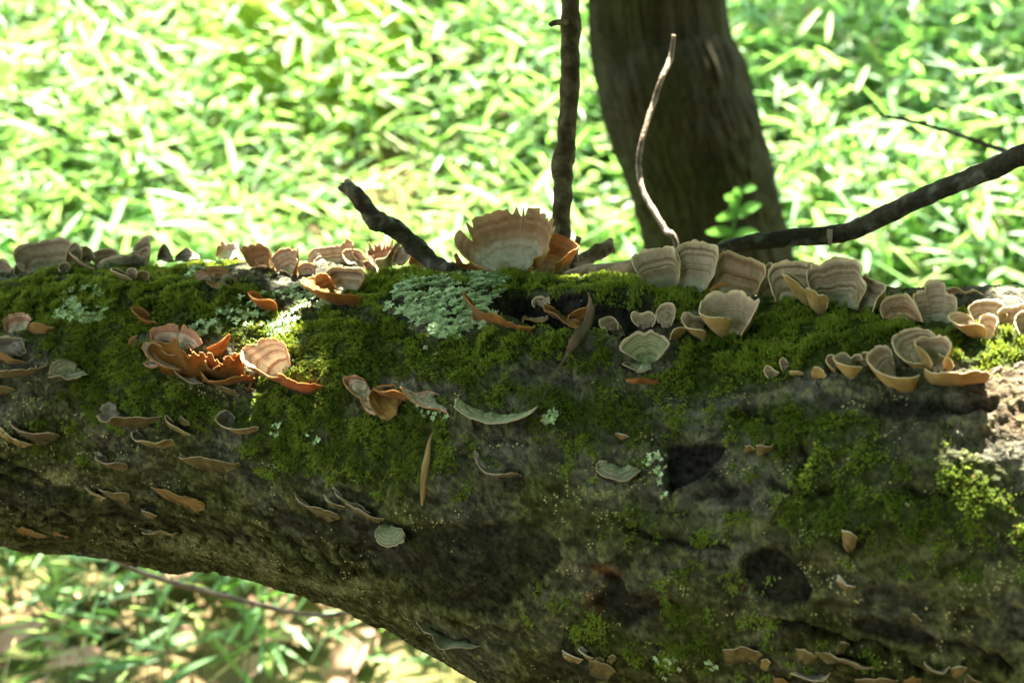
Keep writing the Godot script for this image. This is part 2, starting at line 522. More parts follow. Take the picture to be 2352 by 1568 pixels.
func fung(label: String, pal: String, base: Array, rim: Array, o := {}) -> Node3D:
	fung_n += 1
	var p: Dictionary = PAL[pal]
	var sd := fung_n * 37.0
	var da := hit(base[0], base[1]).z
	var db := hit(base[2], base[3]).z
	var d0 := (da + db) / 2
	if absf(da - db) > 0.035 + absf(base[0] - base[2]) * 0.0004:
		da = d0; db = d0
	var back: float = o.get("back", 0.0) / 1000.0
	var pa := at(base[0], base[1], da + 0.003 + back)
	var pb := at(base[2], base[3], db + 0.003 + back)
	if str(o.get("group", "")).begins_with("small shelf"):
		var mid := pa.lerp(pb, 0.5)
		pa = pa.lerp(mid, 0.28)
		pb = pb.lerp(mid, 0.28)
	var xm: float = (base[0] + base[2]) / 2.0
	var pts := []
	var span := 0.0
	var reach := 0.0
	for k in rim.size():
		var q: Array = rim[k]
		pts.append(Vector3(q[0], q[1], q[2] if q.size() > 2 else 0.0))
		if k: span += Vector2(q[0] - rim[k - 1][0], q[1] - rim[k - 1][1]).length()
		reach = maxf(reach, Vector2(q[0] - xm, q[1] - (base[1] + base[3]) / 2.0).length())
	var nc := clampi(int(span / 2.6), 16, 170)
	var nr := clampi(int(reach / 2.4), 8, 52)
	var jag: float = o.get("jag", 0.08 if str(o.get("group", "")).begins_with("small shelf") else 0.045)
	var bulge: float = o.get("bulge", 0.16)
	var th: float = o.get("thick", 0.85) * 0.001
	var lobes: float = o.get("wave", 0.06)
	var cuts: Array = o.get("cuts", [])       # [t, how deep, half width]
	var comb: Array = o.get("comb", [])       # [from t, to t, how deep]
	var root := Vector3.ZERO
	root = (pa + pb) / 2
	var v := PackedVector3Array()
	var w := nr + 1
	v.resize((nc + 1) * w)
	var rimw := []
	var basew := []
	var scale := PackedFloat32Array()
	for c in nc + 1:
		var t := float(c) / nc
		var q := spline(pts, t)
		var d := d0 + back + (q.x - xm) * depth_per_px - q.z * 0.001
		rimw.append(at(q.x, q.y, d))
		basew.append(pa.lerp(pb, t) + up_v * (0.0016 * nf.get_noise_2d(t * span * 1.1, sd + 300.0) * minf(1.0, reach / 40.0)) - up_v * (0.0012 * sin(PI * t)))
		var sc := 1.0 - jag * (1.0 + nf.get_noise_2d(t * span * 1.6, sd)) - jag * 2.0 * maxf(0.0, nf.get_noise_2d(t * span * 4.0, sd + 50.0))
		for k in cuts:
			if absf(t - k[0]) < k[2]: sc *= 1.0 - k[1] * (1.0 - absf(t - k[0]) / k[2]) ** 0.7
		if comb.size() and t > comb[0] and t < comb[1]:
			var z := nf.get_noise_2d(t * span * 7.0, sd + 9.0)
			var slow := nf.get_noise_2d(t * span * 0.9, sd + 29.0)
			if z > -0.05 and slow < 0.22: sc *= 1.0 - comb[2] * (0.35 + 0.65 * absf(nf.get_noise_2d(t * span * 5.0, sd + 99.0)) * 2.0)
		scale.append(sc)
	var top := PackedVector3Array()
	var bot := PackedVector3Array()
	var ct := PackedColorArray()
	var cb := PackedColorArray()
	top.resize(v.size()); bot.resize(v.size()); ct.resize(v.size()); cb.resize(v.size())
	var nrm := PackedVector3Array()
	for c in nc + 1:
		var dt: Vector3 = rimw[mini(c + 1, nc)] - rimw[maxi(c - 1, 0)] + (basew[mini(c + 1, nc)] - basew[maxi(c - 1, 0)])
		var ds: Vector3 = rimw[c] - basew[c]
		nrm.append(dt.cross(ds).normalized())
	var smooth_n := PackedVector3Array()
	for c in nc + 1:
		var sum := Vector3.ZERO
		for k in range(-4, 5): sum += nrm[clampi(c + k, 0, nc)]
		smooth_n.append(sum.normalized())
	var vals := PackedFloat32Array()
	vals.resize(v.size())
	for c in nc + 1:
		var t := float(c) / nc
		var ln := (rimw[c] as Vector3).distance_to(basew[c])
		for r in w:
			var u := float(r) / nr * scale[c]
			var x: Vector3 = basew[c].lerp(rimw[c], u)
			x -= smooth_n[c] * (bulge * ln * u * (1.0 - u) * 1.6)
			var wob := u + 0.035 * nf.get_noise_2d(t * span * 0.5, sd) + 0.012 * nf.get_noise_2d(t * span * 2.5, u * 90.0 + sd)
			var band := nz.get_noise_2d(wob * p.n * 80.0, sd * 3.0) * 0.9 + 0.8 * nz.get_noise_2d(wob * p.n * 230.0, sd * 3.0 + 70.0)
			var val := lerpf(0.55, smoothstep(-0.45, 0.35, band), clampf(0.82 + 0.6 * nz.get_noise_2d(wob * 260.0, sd * 5.0 + 11.0), 0.5, 1.0))
			vals[c * w + r] = val
			x += smooth_n[c] * ((val - 0.5) * 0.00045 * minf(1.0, ln / 0.02) + 0.05 * ln * u * u * u * nf.get_noise_2d(t * span * 2.0 + 90.0, sd) + lobes * ln * u * u * nf.get_noise_2d(t * span * 0.55 + 40.0, sd))
			v[c * w + r] = x
			if u > 0.08 and back < 0.004:      # stay clear of the bark
				var ls := (x - L0).dot(ax)
				var lc := cen_at(ls)
				var lo := x - lc
				var la := atan2(lo.dot(Nv), lo.dot(Fv))
				var skin_r := rad_at(ls) + (bark_relief(ls, la) + field_at(f_h, ls, la)) * 0.001 + 0.0022 * smoothstep(0.08, 0.45, u)
				var out := (lo - ax * lo.dot(ax))
				if out.length() < skin_r: x += out.normalized() * (skin_r - out.length())
				v[c * w + r] = x
			if u > 0.12: occupy(x)
			var col: Color = p.a.lerp(p.b, 1.0 - val)
			var core: Color = p.core.lerp(p.b, 0.5 * smoothstep(0.25, 0.5, -band) * smoothstep(0.1, 0.4, u))
			col = core.lerp(col, smoothstep(p.core_to - 0.1, p.core_to + 0.1, wob))
			var fuzz := nf.get_noise_3dv(x * 24000.0)
			x += smooth_n[c] * (0.00022 * nf.get_noise_3dv(x * 14000.0))
			v[c * w + r] = x
			col = col * (1.0 + 0.26 * fuzz + 0.10 * nf.get_noise_2d(t * span * 1.2, u * 60.0 + sd))
			col = col.lerp(Color(0.16, 0.17, 0.09), 0.45 * smoothstep(0.12, 0.4, nf.get_noise_3dv(x * 5200.0) + 0.35 - u * 0.6) * smoothstep(0.9, 0.5, u))
			col = col.lerp(p.rim, smoothstep(0.86, 0.95, u + 0.02 * fuzz))
			ct[c * w + r] = col
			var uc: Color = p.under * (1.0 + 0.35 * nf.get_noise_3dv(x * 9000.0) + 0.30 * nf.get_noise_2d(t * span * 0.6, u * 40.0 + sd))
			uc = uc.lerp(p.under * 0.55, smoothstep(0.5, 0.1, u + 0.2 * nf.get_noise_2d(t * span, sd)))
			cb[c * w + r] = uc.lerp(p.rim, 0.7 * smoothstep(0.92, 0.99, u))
	for c in nc + 1:
		for r in w:
			var k := c * w + r
			var dt := v[mini(c + 1, nc) * w + r] - v[maxi(c - 1, 0) * w + r]
			var du := v[c * w + mini(r + 1, nr)] - v[c * w + maxi(r - 1, 0)]
			var n := dt.cross(du).normalized()
			var tk := th * lerpf(2.8, 0.75, sqrt(float(r) / nr))
			top[k] = v[k] + n * tk * 0.5 - root
			bot[k] = v[k] - n * tk * 0.5 - root
	var skin: Material = M.fungus_thin if pal in ["orange", "brown", "centre"] else M.fungus
	var body := thing("bracket_fungus", label, o.get("category", "bracket fungus"), root, o.get("group", "bracket fungi growing on the fallen log"))
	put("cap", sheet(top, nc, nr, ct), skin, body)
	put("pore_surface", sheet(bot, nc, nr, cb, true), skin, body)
	# the rim: from the cap's edge over the lip to the pore surface, and round both sides
	var edge := PackedVector3Array()
	var ec := PackedColorArray()
	var walk := []
	for r in w: walk.append(r)
	for c in range(1, nc + 1): walk.append(c * w + nr)
	for r in range(nr - 1, -1, -1): walk.append(nc * w + r)
	for k in walk.size():
		var i: int = walk[k]
		var mid := (top[i] + bot[i]) / 2
		var c: int = i / w
		var r: int = i % w
		var inner := v[(clampi(c, 1, nc - 1)) * w + maxi(r - 1, 0)] - root
		var outw := (mid - inner).normalized() * th * 0.45
		edge.append(top[i]); edge.append(mid + outw); edge.append(bot[i])
		var rc: Color = p.rim if r > nr * 0.8 else ct[i]
		ec.append(rc); ec.append(rc * (1.0 + 0.2 * nf.get_noise_2d(k * 9.0, sd))); ec.append(rc)
	put("rim", sheet(edge, walk.size() - 1, 2, ec), skin, body)
	return body


# A knot of tiny young fungi, each a little lopsided nub.
func nubs(label: String, spots: Array, c := Color(0.55, 0.46, 0.38)) -> void:
	var h := hit(spots[0][0], spots[0][1])
	var body := thing("young_fungus_cluster", label, "fungus cluster", at(spots[0][0], spots[0][1], h.z), "knots of tiny young fungi on the log")
	for s in spots:
		var q := hit(s[0], s[1])
		var cen := at(s[0], s[1], q.z - 0.001) - body.position
		var r: float = s[2] * 2.0 * q.z * tx / RW
		var v := PackedVector3Array()
		var col := PackedColorArray()
		for i in 15:
			for j in 11:
				var th := TAU * (i % 14) / 14.0
				var ph := PI * j / 10.0
				var d := Vector3(cos(th) * sin(ph), -cos(ph), sin(th) * sin(ph))
				var k := 1.0 + 0.9 * nf.get_noise_3dv(d * 90.0 + Vector3(s[0], s[1], 0))
				v.append(cen + d * r * k * Vector3(1.0, 0.8, 0.9))
				col.append(c * (1.0 + 0.35 * nf.get_noise_3dv(d * 200.0 + Vector3(s[0], 0, 0))) * lerpf(0.85, 1.15, float(j) / 10))
		put("nub", sheet(v, 14, 10, col, true), M.fungus, body)


# ---------------------------------------------------------------- small growth: moss sprigs, lichen lobes
func leaf_tri(st: SurfaceTool, base: Vector3, tip: Vector3, side: Vector3, w: float) -> void:
	var mid := base.lerp(tip, 0.4)
	var n := (tip - base).cross(side).normalized()
	for q in [base, mid + side * w, mid - side * w, mid - side * w, mid + side * w, tip]:
		st.set_normal(n)
		st.add_vertex(q)


func sprig(kind: int, sd: int) -> ArrayMesh:      # one unit long, along +y
	var r := RandomNumberGenerator.new()
	r.seed = sd
	var st := SurfaceTool.new()
	st.begin(Mesh.PRIMITIVE_TRIANGLES)
	if kind == 0:        # feathery creeping shoot, two ranks of leaves, its tip bending over
		var last := Vector3.ZERO
		for k in 11:
			var t := (k + 1) / 11.0
			var p := Vector3(0.10 * sin(t * 4.0 + sd), t, 0.28 * t * t)
			leaf_tri(st, last, p, Vector3.RIGHT, 0.022)
			for sgn in [-1.0, 1.0]:
				var ln := 0.30 * sin(PI * (0.15 + 0.8 * t)) * r.randf_range(0.7, 1.2)
				var tip := p + Vector3(sgn * ln, ln * 0.75, r.randf_range(0.02, 0.16))
				leaf_tri(st, p, tip, Vector3(0.3, -0.3 * sgn, 0.9).normalized().cross(tip - p).normalized(), 0.055)
			last = p
	else:                # upright tuft: narrow leaves spreading from a short stem
		for k in 17:
			var t := 0.15 + 0.8 * k / 17.0
			var th := k * 2.4 + r.randf() * 0.5
			var p := Vector3(0, t * 0.75, 0)
			var o := Vector3(cos(th), 0, sin(th))
			var tip := p + (o * r.randf_range(0.22, 0.4) * (1.15 - 0.6 * t) + Vector3.UP * r.randf_range(0.14, 0.34))
			leaf_tri(st, p, tip, o.cross(Vector3.UP).normalized(), 0.05)
	return st.commit()


func grow_moss() -> void:
	var meshes := [sprig(0, 3), sprig(0, 8), sprig(1, 5), sprig(1, 12)]
	var spots := [[], [], [], [], [], [], [], [], [], [], [], []]
	var cam_back := -fwd_v
	for n in 1100000:
		var s := rng.randf_range(GS0, GS1)
		var a := rng.randf_range(-1.2, 2.3)
		var f := field_at(f_moss, s, a)
		if f <= 0.03: continue
		var m := a * 0.13
		var clump := nf.get_noise_2d(s * 5200.0 + 17.0, m * 5200.0) * 0.75 + nz.get_noise_2d(s * 5200.0, m * 5200.0) * 0.5
		f = 1.15 * (1.0 - exp(-1.25 * f))
		if rng.randf() > smoothstep(-0.5, 0.3, f + clump * 1.5 - 0.8) * 0.52: continue
		var nrm := Fv * cos(a) + Nv * sin(a)
		var thick := clampf((f + clump - 0.55) * 1.3, 0.0, 1.0)
		if a < 0.95: thick *= 0.35
		var down := (Vector3.DOWN - nrm * Vector3.DOWN.dot(nrm))
		var tuft := 1 if rng.randf() < smoothstep(0.75, 1.35, a) * 0.85 + 0.06 else 0
		var dirv: Vector3
		var size: float
		var spin := Vector3(rng.randf_range(-1, 1), rng.randf_range(-1, 1), rng.randf_range(-1, 1))
		if tuft:
			dirv = (nrm * 0.8 + Vector3.UP * 0.5 + spin * 0.4).normalized()
			size = rng.randf_range(0.0021, 0.0041) * (0.65 + 0.5 * thick)
		else:
			dirv = (nrm * (0.35 + 0.5 * thick) + down * rng.randf_range(0.2, 1.0) + ax * rng.randf_range(-0.75, 0.75) + spin * 0.3).normalized()
			size = rng.randf_range(0.0019, 0.0043) * (0.65 + 0.5 * thick)
		var zz := (nrm - dirv * nrm.dot(dirv)).normalized()
		if tuft: zz = (spin - dirv * spin.dot(dirv)).normalized()
		var xx := dirv.cross(zz)
		if tuft == 0: zz = -zz if rng.randf() < 0.2 else zz
		var lift := bark_relief(s, a) + field_at(f_h, s, a) + rng.randf_range(-0.5, 0.2) + 1.3 * thick * rng.randf()
		var p := on_log(s, a, lift * 0.001)
		if busy.has(Vector3i(((p + dirv * size * 0.9) * 330.0).round())) or busy.has(Vector3i(((p + dirv * size * 0.3) * 330.0).round())): continue
		var tone := nz.get_noise_2d(s * 2500.0 + 900.0, m * 2500.0) + rng.randf_range(-0.35, 0.35) + smoothstep(0.4, 1.4, a) * 0.35 - 0.1  # varied moss tone, with the front's shade put in as deeper green
		var k := (rng.randi() % 2) + 2 * tuft
		if rng.randf() < 0.07: k += 8
		elif tone > 0.0: k += 4
		spots[k].append(Transform3D(Basis(xx * size, dirv * size, zz * size), p))
	print("moss: ", spots.map(func(x): return x.size()))
	var root := thing("moss", "ragged green moss mat of tufts and feathery shoots over the log", "moss", L0)
	tag(root, "", "", "", "stuff")
	for k in 12:
		for i in spots[k].size(): spots[k][i].origin -= L0
		many("moss_shoots", meshes[k % 4], [M.moss_deep, M.moss_light, M.moss_brown][k / 4], spots[k], root)


func lobe(sd: int, teeth: int, cup: float) -> ArrayMesh:    # a lichen lobe about one unit across, growing along +x, face up +y
	var v := PackedVector3Array()
	var nc := 22
	var nr := 4
	for c in nc + 1:
		var th := TAU * (c % nc) / nc
		var edge := 0.42 + 0.14 * sin(teeth * th + sd) + 0.22 * nf.get_noise_2d(cos(th) * 120.0 + sd * 17.0, sin(th) * 120.0)
		for r in nr + 1:
			var u := maxf(float(r) / nr, 0.02)
			var x := cos(th) * edge * u + 0.3
			var z := sin(th) * edge * u
			v.append(Vector3(x, cup * u * u * (0.5 + nf.get_noise_2d(x * 60.0 + sd, z * 60.0) * 1.5) + 0.08 * nf.get_noise_2d(x * 90.0, z * 90.0 + sd), z))
	return sheet(v, nc, nr)


func lichen(label: String, spots: Array, count: int, size := 0.006, ruffle := 1.0) -> void:
	var h := hit(spots[0][0], spots[0][1])
	var root := thing("lichen_patch", label, "lichen", on_log(h.x, h.y), "pale green lichen patches on the log")
	var sets := [[], [], [], [], [], []]
	var put_n := 0
	var tries := 0
	while put_n < count and tries < count * 6:
		tries += 1
		var b: Array = spots[rng.randi() % spots.size()]
		var th := rng.randf() * TAU
		var u := sqrt(rng.randf())
		var wob := 1.0 + 0.5 * nf.get_noise_2d(cos(th) * 60.0 + b[0], sin(th) * 60.0 + b[1])
		var x: float = b[0] + cos(th) * u * b[2] * wob
		var y: float = b[1] + sin(th) * u * b[3] * wob
		if nf.get_noise_2d(x * 2.1, y * 2.1) < -0.22 - 0.3 * (b[4] if b.size() > 4 else 0.0): continue
		var q := hit(x, y)
		if absf((at(x, y, q.z) - on_log(q.x, q.y)).length()) > 0.01: continue
		put_n += 1
		var nrm := Fv * cos(q.y) + Nv * sin(q.y)
		var outw := right_v * cos(th) - up_v * sin(th)
		var tang := (outw + Vector3(rng.randf_range(-1, 1), rng.randf_range(-1, 1), rng.randf_range(-1, 1)) * (1.1 - 0.7 * u))
		var n2 := (nrm + Vector3(rng.randf_range(-1, 1), rng.randf_range(-1, 1), rng.randf_range(-1, 1)) * 0.24 * ruffle).normalized()
		tang = (tang - n2 * tang.dot(n2)).normalized()
		var sz := size * rng.randf_range(0.55, 1.15) * lerpf(0.55, 1.1, u)
		var lift := (bark_relief(q.x, q.y) + 0.8 + rng.randf() * 2.0 * (1.0 - 0.5 * u)) * 0.001
		var k := rng.randi() % 3 + (3 if rng.randf() > 0.55 + 0.4 * (u - 0.5) else 0)
		sets[k].append(Transform3D(Basis(tang * sz, n2 * sz, tang.cross(n2) * sz), on_log(q.x, q.y, lift) - root.position))
	for k in 6:
		if sets[k].size(): many("lobes", M.lobe_mesh[k % 3], M.lichen if k < 3 else M.lichen_old, sets[k], root)


func crumbs() -> void:     # crusts and grains of pale lichen and dust stuck to the bare bark
	var sets := [[], []]
	for n in 60000:
		var s := rng.randf_range(GS0, GS1)
		var a := rng.randf_range(-1.1, 1.4)
		var m := a * 0.13
		var f := nf.get_noise_2d(s * 4200.0 + 800.0, m * 7000.0) + 0.5 * nz.get_noise_2d(s * 1500.0, m * 2200.0) + field_at(f_pale, s, a) * 0.8
		if f < 0.42 or field_at(f_moss, s, a) > 0.75 or (field_at(f_dark, s, a) > 0.4 and rng.randf() < 0.93): continue
		var nrm := Fv * cos(a) + Nv * sin(a)
		var t := (ax + Vector3(rng.randf_range(-1, 1), rng.randf_range(-1, 1), rng.randf_range(-1, 1))).normalized()
		t = (t - nrm * t.dot(nrm)).normalized()
		var sz := rng.randf_range(0.0005, 0.0017)
		sets[rng.randi() % 2].append(Transform3D(Basis(t * sz, nrm * sz * 0.7, t.cross(nrm) * sz), on_log(s, a, (bark_relief(s, a) + field_at(f_h, s, a) + 0.1) * 0.001) - L0))
	var root := thing("crust_lichen", "pale yellow grains of crust lichen scattered over the bare bark", "lichen", L0)
	tag(root, "", "", "", "stuff")
	many("grains", M.lobe_mesh[0], M.crust, sets[0], root)
	many("grains", M.lobe_mesh[2], M.crust_dull, sets[1], root)


# ---------------------------------------------------------------- the wood behind: slope, grass, tree, added leaves overhead
func ground_y(x: float, z: float) -> float:
	var y := 0.0
	if z < -1.2: y = (-1.2 - z) * 0.364 if z > -7.0 else 2.11 + (-7.0 - z) * 0.12
	return y + 0.05 * nz.get_noise_2d(x * 60.0, z * 60.0) * clampf(absf(z) , 0.3, 1.0)


func build_ground() -> void:
	var v := PackedVector3Array()
	var col := PackedColorArray()
	var nc := 150
	var nr := 150
	for c in nc + 1:
		for r in nr + 1:
			var u := (float(c) / nc * 2 - 1)
			var w := (float(r) / nr * 2 - 1)
			var x := 6.0 * u + 74.0 * u * absf(u) ** 5
			var z := -2.0 + 7.0 * w + 73.0 * w * absf(w) ** 5
			v.append(Vector3(x, ground_y(x, z), z))
			var n := nf.get_noise_2d(x * 300.0, z * 300.0)
			col.append(Color(0.11, 0.075, 0.045).lerp(Color(0.06, 0.10, 0.025), clampf(0.35 + n, 0, 1)) * (1.0 + 0.5 * nf.get_noise_2d(x * 1900.0, z * 1900.0)))
	var o := put("ground", sheet(v, nc, nr, col, true), M.soil)
	tag(o, "brown leafy forest floor rising behind the log", "ground", "", "structure")


func blade(st: SurfaceTool, p: Vector3, dirv: Vector3, ln: float, wd: float, droop: float, twist: float) -> void:
	var side := dirv.cross(Vector3.UP).normalized().rotated(dirv.normalized(), twist)
	var q := p
	var d := dirv.normalized()
	var prev := [p, p, p]
	var n := 5
	for k in range(1, n + 1):
		var t := float(k) / n
		d = (d + Vector3.DOWN * droop / n).normalized()
		q += d * ln / n
		var w := wd * 0.5 * sin(PI * minf(t * 0.92 + 0.08, 1.0)) ** 0.8 * (1.0 if k < n else 0.02)
		var up := side.cross(d).normalized()
		var row := [q - side * w + up * w * 0.25, q, q + side * w + up * w * 0.25]
		for e in 2:
			var nn := (up + side * (0.25 if e == 0 else -0.25)).normalized()
			for x in [prev[e], row[e], prev[e + 1], prev[e + 1], row[e], row[e + 1]]:
				st.set_normal(nn)
				st.add_vertex(x)
		prev = row


func grass_stem(sd: int, tall: float, leaves: int, leaf_len: float) -> ArrayMesh:
	var r := RandomNumberGenerator.new()
	r.seed = sd
	var st := SurfaceTool.new()
	st.begin(Mesh.PRIMITIVE_TRIANGLES)
	var lean := Vector3(r.randf_range(-0.35, 0.35), 1, r.randf_range(-0.35, 0.35)).normalized()
	var bend := Vector3(r.randf_range(-0.3, 0.3), 0, r.randf_range(-0.3, 0.3))
	var pts := []
	for k in leaves + 2:
		var t := float(k) / (leaves + 1)
		pts.append((lean * t + bend * t * t) * tall)
	for k in leaves + 1:
		var a: Vector3 = pts[k]
		var b: Vector3 = pts[k + 1]
		for e in 3:
			var o1 := Vector3(cos(e * TAU / 3), 0, sin(e * TAU / 3)) * 0.0009
			var o2 := Vector3(cos((e + 1) * TAU / 3), 0, sin((e + 1) * TAU / 3)) * 0.0009
			for q in [a + o1, b + o1, a + o2, a + o2, b + o1, b + o2]:
				st.set_normal((o1 + o2).normalized())
				st.add_vertex(q)
	var th := r.randf() * TAU
	for k in range(1, leaves + 2):
		th += PI + r.randf_range(-0.7, 0.7)
		var ln := leaf_len * r.randf_range(0.7, 1.15)
		blade(st, pts[k], Vector3(cos(th), r.randf_range(0.05, 0.7), sin(th)), ln, ln * r.randf_range(0.095, 0.145), r.randf_range(0.0, 0.3), r.randf_range(-0.5, 0.5))
	return st.commit()


func grow_grass() -> void:
	var kinds := []
	for k in 8: kinds.append(grass_stem(100 + k, 0.31, 7, 0.077))
	for k in 4: kinds.append(grass_stem(200 + k, 0.24, 4, 0.088))
	var sets := []
	for k in 24: sets.append([])
	for n in 50000:
		var x := rng.randf_range(-3.0, 3.0)
		var z := rng.randf_range(-5.2, -0.85)
		var clump := nf.get_noise_2d(x * 130.0, z * 130.0)
		var dens := smoothstep(-1.1, -2.0, z) * 0.82 + 0.13
		dens *= 1.0 + clump * 1.5
		if absf(x) > 1.6: dens *= 0.7
		if rng.randf() > dens: continue
		if Vector2(x - trunk_x(ground_y(x, z)), z + 1.28).length() < 0.2: continue
		if Vector2((x + 0.40) / 0.26, (z + 2.42) / 0.3).length() < 1.0 and rng.randf() < 0.55: continue
		var k := rng.randi() % 8 if z < -1.55 or rng.randf() < 0.4 else 8 + rng.randi() % 4
		var sc := rng.randf_range(0.65, 1.15)
		var b := Basis(Vector3.UP, rng.randf() * TAU).rotated(Vector3(rng.randf_range(-1, 1), 0, rng.randf_range(-1, 1)).normalized(), rng.randf_range(0, 0.35)).scaled(Vector3.ONE * sc)
		sets[k + (12 if rng.randf() < 0.45 else 0)].append(Transform3D(b, Vector3(x, ground_y(x, z) - 0.01, z)))
	var root := thing("grass", "sunlit bright green grass with short broad blades covering the slope", "grass")
	tag(root, "", "", "", "stuff")
	for k in 24: many("grass_stems", kinds[k % 12], M.grass if k < 12 else M.grass_yellow, sets[k], root)
	# dry leaves and straws on the ground
	var st := SurfaceTool.new()
	st.begin(Mesh.PRIMITIVE_TRIANGLES)
	blade(st, Vector3(-0.04, 0, 0), Vector3(1, 0.25, 0), 0.085, 0.042, 0.7, 0.2)
	var dry := st.commit()
	st.begin(Mesh.PRIMITIVE_TRIANGLES)
	blade(st, Vector3(-0.1, 0, 0), Vector3(1, 0.1, 0), 0.2, 0.004, 0.2, 0.2)
	var straw := st.commit()
	var a := []
	var b2 := []
	for n in 4600:
		var x := rng.randf_range(-3.0, 3.0)
		var z := rng.randf_range(-4.6, 1.2)
		var bs := Basis.from_euler(Vector3(rng.randf_range(-0.5, 0.5), rng.randf() * TAU, rng.randf_range(-0.5, 0.5))).scaled(Vector3.ONE * rng.randf_range(0.6, 1.3))
		(a if n % 3 else b2).append(Transform3D(bs, Vector3(x, ground_y(x, z) + rng.randf_range(0.005, 0.04), z)))
	var lit := thing("leaf_litter", "dry pinkish brown leaves and straws lying under the grass", "leaf litter")
	tag(lit, "", "", "", "stuff")
	many("dry_leaves", dry, M.dry, a, lit)
	many("straws", straw, M.straw, b2, lit)


func trunk_x(y: float) -> float:
	return 0.56 - (y - 0.3) * 0.31


func build_tree() -> void:
	var d := 2.8
	var root := thing("tree", "dark leaning tree trunk with furrowed bark standing in the grass behind the log", "tree", at(1655, 700, d))
	var pts := []
	var radii := []
	var k := 2.0 * d * tx / RW
	for q in [[1700, 1300, 250], [1688, 1000, 222], [1668, 760, 200], [1648, 640, 180], [1627, 530, 172], [1602, 425, 174], [1572, 325, 180], [1535, 200, 184], [1497, 0, 166]]:
		pts.append(at(q[0] + 12, q[1], d) - root.position)
		radii.append(q[2] * k * 0.945)
	var step: Vector3 = pts[8] - pts[7]
	for n in 8:
		pts.append(pts[8] + Vector3(step.x * 1.2, 0.45, -0.02) * (n + 1.0))
		radii.append(radii[8] * (1.0 - 0.06 * (n + 1)))
	put("trunk", tube(pts, radii, 220, 26, 0.012, 0.10, "trunk"), M.wood, root)
	var st := SurfaceTool.new()
	st.begin(Mesh.PRIMITIVE_TRIANGLES)
	blade(st, Vector3.ZERO, Vector3(1, 0.1, 0), 0.08, 0.05, 0.4, 0.0)
	var lf := st.commit()
	var a := []
	var l := SUN.normalized()
	for n in 1500:
		var f := rng.randf()
		var p := at(1560, 600.0 * f - 120.0, d) + right_v * rng.randf_range(-0.17, 0.20) + l * rng.randf_range(1.5, 2.6)
		var b := Basis.from_euler(Vector3(rng.randf_range(-0.7, 0.7), rng.randf() * TAU, rng.randf_range(-0.7, 0.7)))
		a.append(Transform3D(b, p - root.position))
	many("added_leaves", lf, M.leaf, a, root)  # unseen leaf patch added along the sun line to shade the trunk


func added_canopy() -> void:     # unseen bough added to shade the log, gaps cut for the sun flecks
	var l := SUN.normalized()
	var root := thing("added_bough", "added unseen leafy bough shading the log", "bough", Vector3(0.3, 1.9, -0.6))
	put("branch", tube([Vector3(2.2, 0.1, -0.2), Vector3(1.0, 0.05, -0.05), Vector3(0.0, 0.0, 0.1), Vector3(-1.1, -0.15, 0.25)], [0.035, 0.025, 0.017, 0.006], 12, 12, 0.12, 0.0, "dark"), M.wood, root)
	var st := SurfaceTool.new()
	st.begin(Mesh.PRIMITIVE_TRIANGLES)
	blade(st, Vector3.ZERO, Vector3(1, 0.1, 0), 0.042, 0.026, 0.4, 0.0)
	var lf := st.commit()
	var a := []
	for n in 33000:
		var p := Vector3(rng.randf_range(-1.05, 1.3), rng.randf_range(1.32, 1.72), rng.randf_range(-1.0, 0.2))
		var clear := true
		for f in flecks:
			var w: Vector3 = p - f[0]
			var along := w.dot(l)
			if (w - l * along).length() < f[1] + 0.016:
				clear = false
				break
		if not clear: continue
		var nrm := (l + Vector3(rng.randf_range(-1, 1), rng.randf_range(-1, 1), rng.randf_range(-1, 1)) * 0.55).normalized()
		var t := nrm.cross(Vector3(rng.randf_range(-1, 1), rng.randf_range(-1, 1), rng.randf_range(-1, 1))).normalized()
		a.append(Transform3D(Basis(t, nrm, t.cross(nrm)).scaled(Vector3.ONE * rng.randf_range(0.7, 1.1)), p - root.position - t * 0.02))
	many("foliage", lf, M.leaf, a, root)


